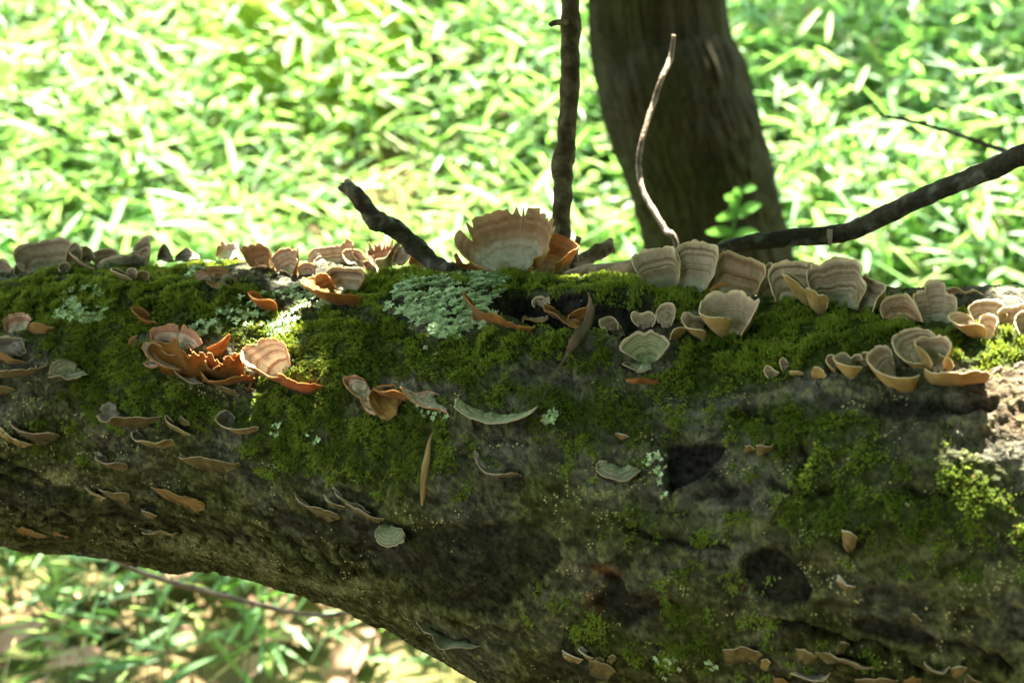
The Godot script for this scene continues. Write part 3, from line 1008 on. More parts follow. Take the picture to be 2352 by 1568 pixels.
func added_woods() -> void:     # unseen trees added on the viewer's side to keep the log in shade
	var st := SurfaceTool.new()
	st.begin(Mesh.PRIMITIVE_TRIANGLES)
	blade(st, Vector3.ZERO, Vector3(1, 0.1, 0), 0.17, 0.1, 0.4, 0.0)
	var lf := st.commit()
	var at_tree := [Vector3(-3.4, 0, 3.2), Vector3(0.4, 0, 4.6), Vector3(3.6, 0, 2.6), Vector3(-1.2, 0, 7.0), Vector3(4.4, 0, 6.0), Vector3(-5.2, 0, 1.0), Vector3(5.4, 0, 0.8)]
	for k in at_tree.size():
		var p: Vector3 = at_tree[k]
		p.y = ground_y(p.x, p.z)
		var root := thing("added_shade_tree", ["added slim shade tree to the left behind the viewer", "added shade tree straight behind the viewer", "added shade tree to the right behind the viewer", "added farther shade tree behind the viewer on the left", "added farther shade tree behind the viewer on the right", "added shade tree far out on the left side", "added shade tree far out on the right side"][k], "tree", p, "unseen trees added to shade the log")
		put("trunk", tube([Vector3.ZERO, Vector3(0.05, 1.5, 0.05), Vector3(0.0, 3.2, 0.1), Vector3(0.1, 5.5, 0.0)], [0.16, 0.13, 0.11, 0.05], 20, 8, 0.08, 0.0, "trunk"), M.wood, root)
		var a := []
		for n in 10500:
			var q := Vector3.ZERO
			if n % 2 == 0 and k > 0:
				q = Vector3(rng.randf_range(-3, 3) * (1.0 if k < 5 else 0.4), rng.randf_range(0.1, 3.2), rng.randf_range(-0.4, 1.4) * (1.0 if k < 5 else 2.0))
			else:
				q = Vector3(rng.randf_range(-3.2, 3.2), rng.randf_range(2.9, 4.6), rng.randf_range(-4.2, 2.6))
			var w := q + p
			if w.z < -1.1 or (w.y < 2.9 and w.z < 2.9 and absf(w.x) < 3.4): continue
			var clear := true
			for f in flecks:
				var u: Vector3 = w - f[0]
				var l := SUN.normalized()
				if (u - l * u.dot(l)).length() < f[1] + 0.12:
					clear = false
					break
			if not clear: continue
			var nrm := (Vector3.UP + Vector3(rng.randf_range(-1, 1), rng.randf_range(-1, 1), rng.randf_range(-1, 1)) * (0.8 if q.y > 2.8 else 3.0)).normalized()
			var t := nrm.cross(Vector3(rng.randf_range(-1, 1), rng.randf_range(-1, 1), rng.randf_range(-1, 1))).normalized()
			a.append(Transform3D(Basis(t, nrm, t.cross(nrm)).scaled(Vector3.ONE * rng.randf_range(0.8, 1.3)), q))
		many("added_leaves", lf, M.leaf, a, root)


func added_far_boughs() -> void:     # two more unseen boughs, added to shade the lower left and upper right grass
	var st := SurfaceTool.new()
	st.begin(Mesh.PRIMITIVE_TRIANGLES)
	blade(st, Vector3.ZERO, Vector3(1, 0.1, 0), 0.08, 0.045, 0.4, 0.0)
	var lf := st.commit()
	for q in [["added unseen bough shading the grass at the lower left", Vector3(-0.42, 1.6, -1.58), Vector3(0.30, 0.12, 0.30), 260], ["added unseen bough shading the grass at the upper right", Vector3(0.95, 2.4, -2.98), Vector3(0.45, 0.15, 0.26), 380]]:
		var root := thing("added_bough", q[0], "bough", q[1])
		put("branch", tube([Vector3(q[2].x * 1.6, 0.3, -0.5), Vector3(0.1, 0, 0), Vector3(-q[2].x, -0.05, 0.2)], [0.012, 0.007, 0.002], 9, 8, 0.12, 0.0, "dark"), M.wood, root)
		var a := []
		for n in q[3]:
			var p: Vector3 = q[2] * Vector3(rng.randf_range(-1, 1), rng.randf_range(-1, 1), rng.randf_range(-1, 1))
			a.append(Transform3D(Basis.from_euler(Vector3(rng.randf_range(-0.7, 0.7), rng.randf() * TAU, rng.randf_range(-0.7, 0.7))), p))
		many("foliage", lf, M.leaf, a, root)


# ---------------------------------------------------------------- small dead things
func twig(called: String, label: String, pts: Array, m: Material, o := {}) -> Node3D:     # pts: [x, y, distance, radius]
	var p := []
	var r := []
	var p0 := at(pts[0][0], pts[0][1], pts[0][2])
	for q in pts:
		p.append(at(q[0], q[1], q[2]) - p0)
		r.append(q[3] * 2.0 * q[2] * tx / RW)
	var tone: String = o.get("tone", "brown")
	var mesh := tube(p, r, o.get("sides", 16), o.get("per", 12), o.get("rough", 0.16), 0.0, tone, o.get("broken", 0.5))
	var body := thing(called, label, o.get("category", "twig"), p0, o.get("group", ""))
	put("stem", mesh, m, body)
	return body


func strip(pts: Array, tone: Color, origin: Vector3) -> Array:
	var p := []
	var w := []
	for q in pts:
		p.append(at(q[0], q[1], q[2]))
		w.append(q[3] * 2.0 * q[2] * tx / RW)
	var nc := (pts.size() - 1) * 8
	var nr := 6
	var v := PackedVector3Array()
	var v2 := PackedVector3Array()
	var col := PackedColorArray()
	for c in nc + 1:
		var t := float(c) / nc
		var q := spline(p, t)
		var d := (spline(p, minf(t + 0.02, 1.0)) - spline(p, maxf(t - 0.02, 0.0))).normalized()
		var f := t * (w.size() - 1)
		var i := mini(int(f), w.size() - 2)
		var wd: float = lerpf(w[i], w[i + 1], f - i)
		var side := d.cross(fwd_v).normalized().rotated(d, 0.7 * nz.get_noise_2d(t * 120.0, pts[0][0]))
		var nrm := side.cross(d).normalized()
		for r in nr + 1:
			var e := float(r) / nr * 2 - 1
			var x: Vector3 = q + side * wd * e * (1.0 + 0.15 * nf.get_noise_2d(t * 500.0, signf(e) * 50.0)) + nrm * wd * 0.35 * e * e - origin
			if nc > 0: occupy(x + origin)
			v.append(x)
			v2.append(x - nrm * 0.0003)
			col.append(tone * (1.0 + 0.35 * nf.get_noise_2d(t * 300.0, e * 90.0) + (0.25 if absf(e) < 0.1 else 0.0)))
	return [sheet(v, nc, nr, col), sheet(v2, nc, nr, col, true)]


# A dry leaf or shaving: pts [x, y, distance, half width, lean], a curved ribbon with thickness.
func ribbon(called: String, label: String, category: String, pts: Array, m: Material, tone: Color, lobes := []) -> Node3D:
	var body := thing(called, label, category, at(pts[0][0], pts[0][1], pts[0][2]))
	var all := [pts]
	all.append_array(lobes)
	for k in all.size():
		var two := strip(all[k], tone, body.position)
		put("blade" if k == 0 else "lobe", two[0], m, body)
		put("back" if k == 0 else "lobe_back", two[1], m, body)
	return body


func make_materials() -> void:
	M.bark = mat(Color.WHITE, 0.92, true)
	M.bark.albedo_texture = noise_tex(0.03, 5, 512, 0.6, 1.0)
	M.bark.uv1_triplanar = true
	M.bark.uv1_scale = Vector3.ONE * 14.0
	M.bark.heightmap_enabled = true
	M.bark.heightmap_texture = noise_tex(0.035, 5, 512)
	M.bark.heightmap_scale = 0.3
	M.wood = mat(Color.WHITE, 0.95, true)
	M.wood.albedo_texture = noise_tex(0.02, 5, 512, 0.45, 1.0)
	M.wood.uv1_triplanar = true
	M.wood.uv1_scale = Vector3(26, 7, 26)
	M.twig_dark = mat(Color.WHITE, 0.92, true)
	M.twig_dark.heightmap_enabled = true
	M.twig_dark.heightmap_texture = M.bark.heightmap_texture
	M.twig_dark.heightmap_scale = 0.1
	M.twig_dark.uv1_triplanar = true
	M.twig_dark.uv1_scale = Vector3.ONE * 20.0
	M.fungus = mat(Color.WHITE, 0.88, true)
	M.fungus.backlight_enabled = true
	M.fungus.backlight = Color(0.60, 0.46, 0.28)
	M.fungus.rim_enabled = true
	M.fungus.rim = 0.25
	M.fungus.rim_tint = 0.6
	M.fungus_thin = M.fungus.duplicate()
	M.fungus_thin.backlight = Color(0.78, 0.58, 0.34)
	M.dead = mat(Color.WHITE, 0.8, true)
	M.dead.backlight_enabled = true
	M.dead.backlight = Color(0.4, 0.28, 0.15)
	M.moss_light = mat(lin(0.175, 0.255, 0.034), 0.75)
	M.moss_deep = mat(lin(0.082, 0.135, 0.018), 0.75)
	M.moss_brown = mat(lin(0.16, 0.125, 0.035), 0.8)
	for k in [M.moss_light, M.moss_deep]:
		k.backlight_enabled = true
		k.backlight = lin(0.18, 0.22, 0.02)
	M.lichen = mat(lin(0.46, 0.62, 0.36), 0.95)
	M.lichen_old = mat(lin(0.36, 0.47, 0.27), 0.95)
	M.crust = mat(lin(0.42, 0.40, 0.19), 0.95)
	M.crust_dull = mat(lin(0.26, 0.27, 0.14), 0.95)
	M.soil = mat(Color.WHITE, 0.95, true)
	M.grass = mat(lin(0.078, 0.17, 0.066), 0.48)
	M.grass_yellow = mat(lin(0.12, 0.18, 0.03), 0.55)
	M.grass.metallic_specular = 0.42
	M.grass_yellow.metallic_specular = 0.42
	for k in [M.grass, M.grass_yellow]:
		k.backlight_enabled = true
		k.backlight = lin(0.26, 0.53, 0.10)
	M.leaf = mat(lin(0.05, 0.09, 0.02), 0.5)
	M.leaf.backlight_enabled = true
	M.leaf.backlight = lin(0.08, 0.14, 0.012)
	M.seedling = mat(lin(0.06, 0.15, 0.035), 0.6)
	M.seedling.backlight_enabled = true
	M.seedling.backlight = lin(0.08, 0.2, 0.03)
	M.dry = mat(lin(0.29, 0.18, 0.13), 0.7)
	M.straw = mat(lin(0.45, 0.34, 0.18), 0.7)
	M.yellow_moss = mat(Color.WHITE, 0.9, true)
	M.lobe_mesh = [lobe(1, 5, 0.22), lobe(4, 6, 0.3), lobe(9, 4, 0.16)]


func _ready() -> void:
	right_v = Vector3.RIGHT
	fwd_v = Vector3(0, sin(deg_to_rad(PITCH)), -cos(deg_to_rad(PITCH)))
	up_v = right_v.cross(fwd_v)
	ty = tan(deg_to_rad(FOV / 2))
	tx = ty * RW / RH
	rng.seed = 7
	nz.noise_type = FastNoiseLite.TYPE_SIMPLEX_SMOOTH
	nz.seed = 3
	nz.frequency = 0.01
	nz.fractal_type = FastNoiseLite.FRACTAL_NONE
	nf.noise_type = FastNoiseLite.TYPE_SIMPLEX_SMOOTH
	nf.seed = 21
	nf.frequency = 0.01
	nf.fractal_octaves = 3

	var cam := Camera3D.new()
	cam.name = "camera"
	add_child(cam)
	cam.position = CAM
	cam.rotation_degrees.x = PITCH
	cam.far = 200.0
	var lens := CameraAttributesPhysical.new()
	lens.frustum_focal_length = 80.3
	lens.frustum_focus_distance = 1.37
	lens.exposure_aperture = 10.8
	cam.attributes = lens
	cam.fov = FOV
	cam.current = true
	var env := Environment.new()
	env.background_mode = Environment.BG_SKY
	var sky := Sky.new()
	var sm := ProceduralSkyMaterial.new()
	sm.sky_top_color = Color(0.60, 0.66, 0.70)
	sm.sky_horizon_color = Color(0.86, 0.88, 0.84)
	sm.ground_bottom_color = Color(0.16, 0.17, 0.10)
	sm.ground_horizon_color = Color(0.22, 0.25, 0.14)
	sky.sky_material = sm
	env.sky = sky
	env.tonemap_mode = Environment.TONE_MAPPER_LINEAR
	env.tonemap_exposure = 14.2
	env.sdfgi_enabled = true
	env.ssao_enabled = true
	env.ssil_enabled = true
	var we := WorldEnvironment.new()
	we.name = "world"
	we.environment = env
	add_child(we)
	var sun := DirectionalLight3D.new()
	sun.name = "sun"
	sun.light_color = Color(1.0, 0.955, 0.88)
	sun.light_energy = 1.6
	sun.light_angular_distance = 0.5
	sun.shadow_enabled = true
	add_child(sun)
	sun.look_at_from_position(SUN, Vector3.ZERO, Vector3.UP)

	make_materials()
	plan_log()
	for q in [[470, 592, 30], [520, 588, 30], [570, 600, 26], [600, 575, 30], [655, 585, 34], [720, 570, 46], [760, 560, 55], [800, 575, 55], [850, 565, 58], [900, 565, 52], [930, 585, 34], [700, 622, 26], [680, 640, 20], [725, 690, 22],
			[608, 795, 36, 14], [588, 815, 34, 18], [628, 838, 36, 16], [535, 812, 38, 20], [492, 800, 36, 20], [450, 790, 16, 20], [548, 862, 18, 18], [600, 862, 16, 18], [690, 880, 10, 16], [905, 893, 9, 18], [1340, 615, 26], [1400, 605, 30], [1450, 612, 24], [1420, 640, 18], [1728, 640, 14],
			[2330, 930, 95], [2275, 1000, 62], [2262, 905, 26], [2345, 1010, 55], [2290, 1120, 30], [2320, 1150, 40], [2345, 780, 40], [2270, 840, 26], [2330, 850, 40], [2345, 690, 20], [2270, 735, 14]]:
		var h := hit(q[0], q[1])
		flecks.append([at(q[0], q[1], h.z - (q[3] * 0.001 if q.size() > 3 else 0.0)), q[2] * 2.0 * h.z * tx / RW])
	for q in [[1548, 75, 1.7], [1540, 140, 1.7], [1510, 230, 1.7], [1480, 320, 1.7], [1468, 400, 1.7], [1490, 460, 1.7], [1530, 530, 1.7]]:
		flecks.append([at(q[0], q[1], q[2]), 0.012])
	build_ground()
	paint_log()
	build_log()
	build_tree()
	added_canopy()
	added_woods()
	added_far_boughs()
	grow_grass()
	twigs()
	all_fungi()
	all_lichen()
	grow_moss()
	crumbs()


func paint_log() -> void:
	# moss: x, y, half width, half height, how thick
	for q in [[60, 680, 150, 50, 0.75], [190, 690, 170, 60, 0.80], [330, 640, 170, 40, 0.85], [450, 610, 110, 30, 0.80], [330, 700, 140, 50, 0.70], [500, 690, 120, 60, 0.75], [560, 660, 60, 40, 0.40],
			[250, 790, 130, 60, 0.75], [140, 770, 80, 50, 0.60], [420, 720, 150, 50, 0.70], [260, 850, 110, 60, 0.85], [180, 900, 90, 40, 0.50], [330, 880, 90, 50, 0.80], [300, 930, 160, 50, 0.50], [420, 950, 160, 50, 0.55],
			[640, 760, 120, 60, 0.60], [730, 780, 120, 60, 0.70], [860, 660, 90, 45, 0.95], [900, 640, 90, 30, 0.90], [820, 740, 110, 60, 0.85], [900, 800, 160, 60, 0.70], [980, 640, 90, 25, 0.80], [700, 900, 120, 80, 0.75],
			[800, 840, 120, 50, 0.60], [720, 1000, 180, 80, 0.72], [620, 980, 120, 70, 0.55], [850, 1020, 120, 90, 0.64], [940, 1010, 110, 90, 0.51], [1020, 1040, 110, 80, 0.47], [740, 1070, 120, 40, 0.59], [640, 1060, 90, 40, 0.51],
			[1040, 820, 120, 60, 0.70], [1150, 800, 120, 70, 0.60], [1130, 860, 90, 60, 0.55], [1250, 790, 140, 50, 0.50], [1300, 830, 100, 60, 0.50], [1000, 900, 120, 60, 0.40], [1200, 930, 90, 60, 0.40],
			[1200, 645, 110, 22, 0.95], [1330, 655, 140, 24, 1.15], [1450, 672, 120, 26, 1.15], [1560, 685, 100, 30, 1.00], [1600, 700, 60, 30, 0.70], [1790, 725, 110, 40, 1.00], [1900, 740, 150, 40, 1.05], [2020, 750, 110, 35, 1.00],
			[1830, 790, 150, 45, 0.95], [1960, 790, 130, 40, 0.90], [1720, 830, 130, 60, 0.80], [1640, 830, 100, 60, 0.60], [1600, 790, 80, 40, 0.50], [1500, 880, 120, 50, 0.60], [1660, 880, 130, 40, 0.50], [1780, 840, 100, 40, 0.75],
			[2230, 800, 110, 40, 0.90], [2300, 800, 70, 40, 0.80], [2180, 770, 80, 40, 0.80], [1360, 930, 110, 60, 0.47], [1280, 970, 90, 60, 0.43], [1430, 980, 110, 50, 0.47], [1560, 960, 120, 40, 0.36], [1730, 960, 100, 50, 0.43],
			[1800, 950, 120, 60, 0.50], [1850, 1000, 130, 60, 0.43], [1950, 1010, 110, 60, 0.40], [1760, 1060, 110, 50, 0.32], [1880, 1110, 170, 60, 0.36], [2000, 1110, 150, 60, 0.32], [2080, 1050, 120, 50, 0.29], [2000, 1200, 180, 60, 0.40],
			[1880, 1200, 110, 50, 0.32], [2140, 1200, 140, 60, 0.36], [2260, 1130, 90, 70, 0.54], [2300, 1200, 100, 60, 0.47], [2250, 1280, 120, 60, 0.32], [2120, 1300, 120, 40, 0.29], [1700, 1210, 120, 40, 0.25], [1480, 1200, 110, 50, 0.25],
			[1440, 1090, 100, 40, 0.29], [1350, 1060, 90, 50, 0.29], [1650, 1350, 130, 70, 0.30], [1620, 1450, 180, 60, 0.25], [1320, 1420, 110, 60, 0.22], [1560, 1500, 220, 50, 0.30], [1850, 1500, 180, 40, 0.29], [1450, 1480, 120, 50, 0.25], [150, 1010, 140, 50, 0.21], [2180, 930, 100, 30, 0.18], [2200, 1000, 90, 40, 0.22]]:
		blob(f_moss, q[0], q[1], q[2], q[3], q[4], 0.5)
	for q in [[1350, 705, 170, 26, -1.6], [1480, 735, 80, 22, -1.4], [1260, 860, 110, 26, -0.6], [1480, 840, 60, 30, -0.5], [1780, 915, 130, 26, -0.7], [1900, 890, 100, 24, -0.5], [2130, 940, 120, 36, -0.9], [2310, 940, 90, 60, -0.9], [2300, 1040, 70, 50, -0.6],
			[560, 640, 60, 18, -0.7], [660, 660, 60, 20, -0.6], [1020, 700, 110, 50, -0.9], [200, 700, 60, 40, -0.3], [1150, 1000, 80, 50, -0.3], [90, 870, 70, 40, -0.5], [1600, 1070, 80, 60, -0.8], [2120, 1030, 70, 40, -0.5], [2320, 640, 120, 20, -1.5], [2060, 655, 70, 20, -1.5], [940, 880, 80, 20, -0.4]]:
		blob(f_moss, q[0], q[1], q[2], q[3], q[4], 0.35)
	# grey bare bark, hollow, swells
	blob(f_h, 1350, 650, 190, 20, 2.0, 0.3)
	blob(f_h, 1530, 685, 130, 20, 2.0, 0.3)
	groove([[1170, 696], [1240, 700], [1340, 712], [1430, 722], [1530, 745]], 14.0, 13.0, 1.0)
	blob(f_dark, 1350, 722, 150, 26, 1.6, 0.35)  # dark wood of the hollow, with its shade painted in
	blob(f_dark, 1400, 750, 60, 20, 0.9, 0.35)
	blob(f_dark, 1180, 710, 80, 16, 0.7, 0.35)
	blob(f_h, 2060, 690, 260, 22, 4.0, 0.3)
	blob(f_dark, 1290, 800, 80, 26, 0.5, 0.4)
	blob(f_dark, 2130, 945, 110, 26, 0.9, 0.4)  # cast shadow of the right fungus cluster, painted on the bark
	# bare dark patches where the bark has gone
	patch(f_h, [[1530, 1020], [1560, 1010], [1640, 1014], [1680, 1026], [1664, 1060], [1620, 1096], [1560, 1122], [1534, 1142]], -5.5, 2.0, 1.2)
	patch(f_dark, [[1530, 1020], [1560, 1010], [1640, 1014], [1680, 1026], [1664, 1060], [1620, 1096], [1560, 1122], [1534, 1142]], 1.0, 2.0, 1.0)
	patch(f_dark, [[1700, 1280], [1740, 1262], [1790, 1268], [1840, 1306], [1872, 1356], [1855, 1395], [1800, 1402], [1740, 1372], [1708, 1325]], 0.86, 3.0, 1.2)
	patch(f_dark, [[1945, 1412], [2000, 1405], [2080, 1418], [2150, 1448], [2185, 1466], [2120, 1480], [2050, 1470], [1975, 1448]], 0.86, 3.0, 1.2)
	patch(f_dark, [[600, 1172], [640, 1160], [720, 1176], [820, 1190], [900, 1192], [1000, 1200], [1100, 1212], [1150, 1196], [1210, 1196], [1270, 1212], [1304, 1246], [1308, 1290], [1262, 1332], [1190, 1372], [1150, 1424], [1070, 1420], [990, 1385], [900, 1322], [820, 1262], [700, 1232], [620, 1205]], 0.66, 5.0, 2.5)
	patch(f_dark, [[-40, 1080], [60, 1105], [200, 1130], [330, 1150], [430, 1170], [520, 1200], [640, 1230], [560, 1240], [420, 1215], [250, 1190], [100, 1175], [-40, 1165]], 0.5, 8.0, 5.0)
	patch(f_dark, [[1390, 1302], [1450, 1318], [1440, 1345], [1500, 1340], [1536, 1380], [1478, 1412], [1440, 1456], [1415, 1412], [1340, 1402], [1360, 1370], [1385, 1335]], 0.8, 5.0, 3.0)
	patch(f_h, [[1390, 1302], [1450, 1318], [1440, 1345], [1500, 1340], [1536, 1380], [1478, 1412], [1440, 1456], [1415, 1412], [1340, 1402], [1360, 1370], [1385, 1335]], -3.0, 5.0, 3.0)
	blob(f_rust, 1400, 1312, 42, 10, 0.9, 0.4)
	blob(f_rust, 1378, 1375, 26, 24, 0.7, 0.4)
	blob(f_rust, 1500, 1375, 26, 20, 0.5, 0.4)
	blob(f_rust, 1800, 990, 60, 16, 0.3, 0.5)
	blob(f_dark, 1955, 1250, 36, 26, 0.9, 0.2)
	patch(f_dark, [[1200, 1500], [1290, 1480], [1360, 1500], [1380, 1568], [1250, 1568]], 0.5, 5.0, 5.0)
	# pale crusts; the low left ones painted brighter for ground bounce
	for q in [[130, 1095, 70, 14, 0.95, 0.25], [500, 1268, 170, 20, 0.6, 0.22], [300, 1238, 90, 12, 0.4, 0.2], [770, 1350, 110, 12, 0.55, 0.45], [460, 1240, 60, 14, 0.4, 0.4], [650, 1330, 60, 12, 0.5, 0.3], [1380, 1135, 60, 10, 0.5, 0.1], [1660, 1212, 90, 8, 0.5, 0.1], [2050, 1260, 130, 40, 0.4, 0.2], [2200, 1330, 130, 40, 0.4, 0.2], [1900, 1180, 80, 16, 0.3, 0.1], [250, 1060, 30, 12, 0.5, 0.2], [1950, 1480, 90, 12, 0.4, 0.2], [2150, 1500, 120, 14, 0.35, 0.2], [700, 1060, 40, 10, 0.5, 0.3], [1100, 1110, 60, 14, 0.3, 0.2], [480, 1100, 40, 12, 0.3, 0.4], [430, 1010, 30, 12, 0.35, 0.4]]:
		blob(f_pale, q[0], q[1], q[2], q[3], q[4], 0.9, q[5])
	for q in [[450, 1270, 260, 50, 0.9], [760, 1350, 150, 30, 0.8], [700, 1350, 150, 40, 0.5], [2100, 1500, 250, 40, 0.3], [1200, 1120, 150, 40, 0.3]]:  # olive bark; at the low left also light from below, painted
		blob(f_olive, q[0], q[1], q[2], q[3], q[4], 0.5)
	blob(f_olive, 2310, 960, 110, 110, -0.7, 0.4)  # olive taken out to paint the sunlit bark brighter
	blob(f_rust, 2320, 940, 90, 90, 0.3, 0.4)  # pinkish tint of the sun patch painted into the bark
	for q in [[[1700, 1280], [1740, 1262], [1790, 1268], [1840, 1306], [1872, 1356], [1855, 1395], [1800, 1402], [1740, 1372], [1708, 1325]], [[1945, 1412], [2000, 1405], [2080, 1418], [2150, 1448], [2185, 1466], [2120, 1480], [2050, 1470], [1975, 1448]], [[900, 1192], [1000, 1200], [1100, 1212], [1150, 1196], [1210, 1196], [1270, 1212], [1304, 1246], [1308, 1290], [1262, 1332], [1190, 1372], [1150, 1424], [1070, 1420], [990, 1385], [900, 1322], [820, 1262], [840, 1210]]]:
		patch(f_h, q, -2.4, 3.0, 1.2)
	# cracks and lifted bark edges
	groove([[1640, 1095], [1700, 1130], [1590, 1140]], 2.0, 4.0, 0.81)
	groove([[1700, 955], [1745, 948], [1800, 960]], 2.0, 4.8, 1.00)
	groove([[1770, 1110], [1850, 1130], [1920, 1138]], 2.0, 4.0, 0.81)
	groove([[1450, 1215], [1520, 1240], [1600, 1245], [1680, 1252]], 1.8, 4.0, 0.94)
	groove([[-20, 1050], [40, 1075], [110, 1110]], 3.0, 6.4, 1.00)
	groove([[-20, 1085], [60, 1110], [120, 1135]], 2.0, 4.8, 1.00)
	groove([[1800, 1425], [1880, 1440], [1960, 1470], [2060, 1490]], 2.0, 4.8, 1.00)
	groove([[2080, 1500], [2090, 1530], [2120, 1545]], 2.0, 4.8, 1.00)
	groove([[2180, 1480], [2260, 1500], [2352, 1540]], 2.5, 4.8, 1.00)
	groove([[1840, 1020], [1850, 1060], [1830, 1090]], 1.5, 3.2, 0.68)
	groove([[2140, 925], [2240, 938], [2300, 930]], 2.5, 4.8, 0.94)
	groove([[2080, 1110], [2150, 1150], [2200, 1130]], 2.0, 4.8, 0.94)
	for k in 16:
		var x := 40.0 + k * 52.0
		groove([[x, 1165 + k * 6], [x + 30, 1190 + k * 7], [x + 70, 1200 + k * 9]], 1.6, 3.5, 0.88, 5.0)
	for k in 12:
		var x := 900.0 + k * 30.0
		groove([[x, 1290 + k * 4], [x + 20, 1300 + (k * 37 % 50)], [x + 50, 1310 + (k * 53 % 60)]], 1.3, 2.4, 1.00, 5.0)


func all_lichen() -> void:
	lichen("large round mint green leafy lichen patch at the middle of the log top", [[1000, 700, 95, 60], [1080, 680, 80, 45], [1050, 735, 80, 36], [960, 690, 60, 45], [1120, 650, 40, 18]], 1500, 0.0054)
	lichen("broken pale green lichen between moss on the upper left of the log", [[200, 690, 40, 22, 0.0], [160, 710, 30, 26, 0.0], [215, 720, 30, 24, 0.0], [245, 672, 14, 10, 0.0]], 120, 0.006)
	lichen("loose pale lichen flakes right under the ochre cup fungus left of the middle", [[690, 680, 40, 20, 0.0], [720, 695, 30, 16, 0.0], [640, 690, 36, 16, 0.0], [660, 745, 26, 20, 0.0], [645, 770, 16, 14, 0.0]], 130, 0.006)
	lichen("bluish lichen flakes around the small tan curl fungus on the left", [[560, 715, 40, 18, 0.0], [590, 735, 36, 16, 0.0], [520, 740, 26, 16, 0.0], [470, 760, 20, 12, 0.0]], 90, 0.0055)
	lichen("small bright lichen rosette beside the dark square patch of bare wood", [[1505, 1070, 18, 20], [1495, 1090, 12, 10]], 16, 0.004)
	lichen("small lichen flakes low on the log near its dark lower edge", [[1555, 1518, 14, 10], [1550, 1545, 16, 12], [1530, 1505, 10, 8], [1640, 1520, 14, 10], [1515, 1100, 14, 14], [1520, 1145, 18, 16]], 26, 0.0036)
	lichen("whitish lichen in the sun fleck on the upper left of the log", [[455, 625, 16, 10], [490, 600, 24, 8], [450, 640, 12, 10]], 40, 0.005)
	lichen("faint lichen flakes on the moss below the orange torn fungus", [[640, 985, 20, 12, 0.0], [720, 1010, 20, 10, 0.0], [1000, 950, 30, 12, 0.0], [1270, 960, 20, 14, 0.0]], 50, 0.004)


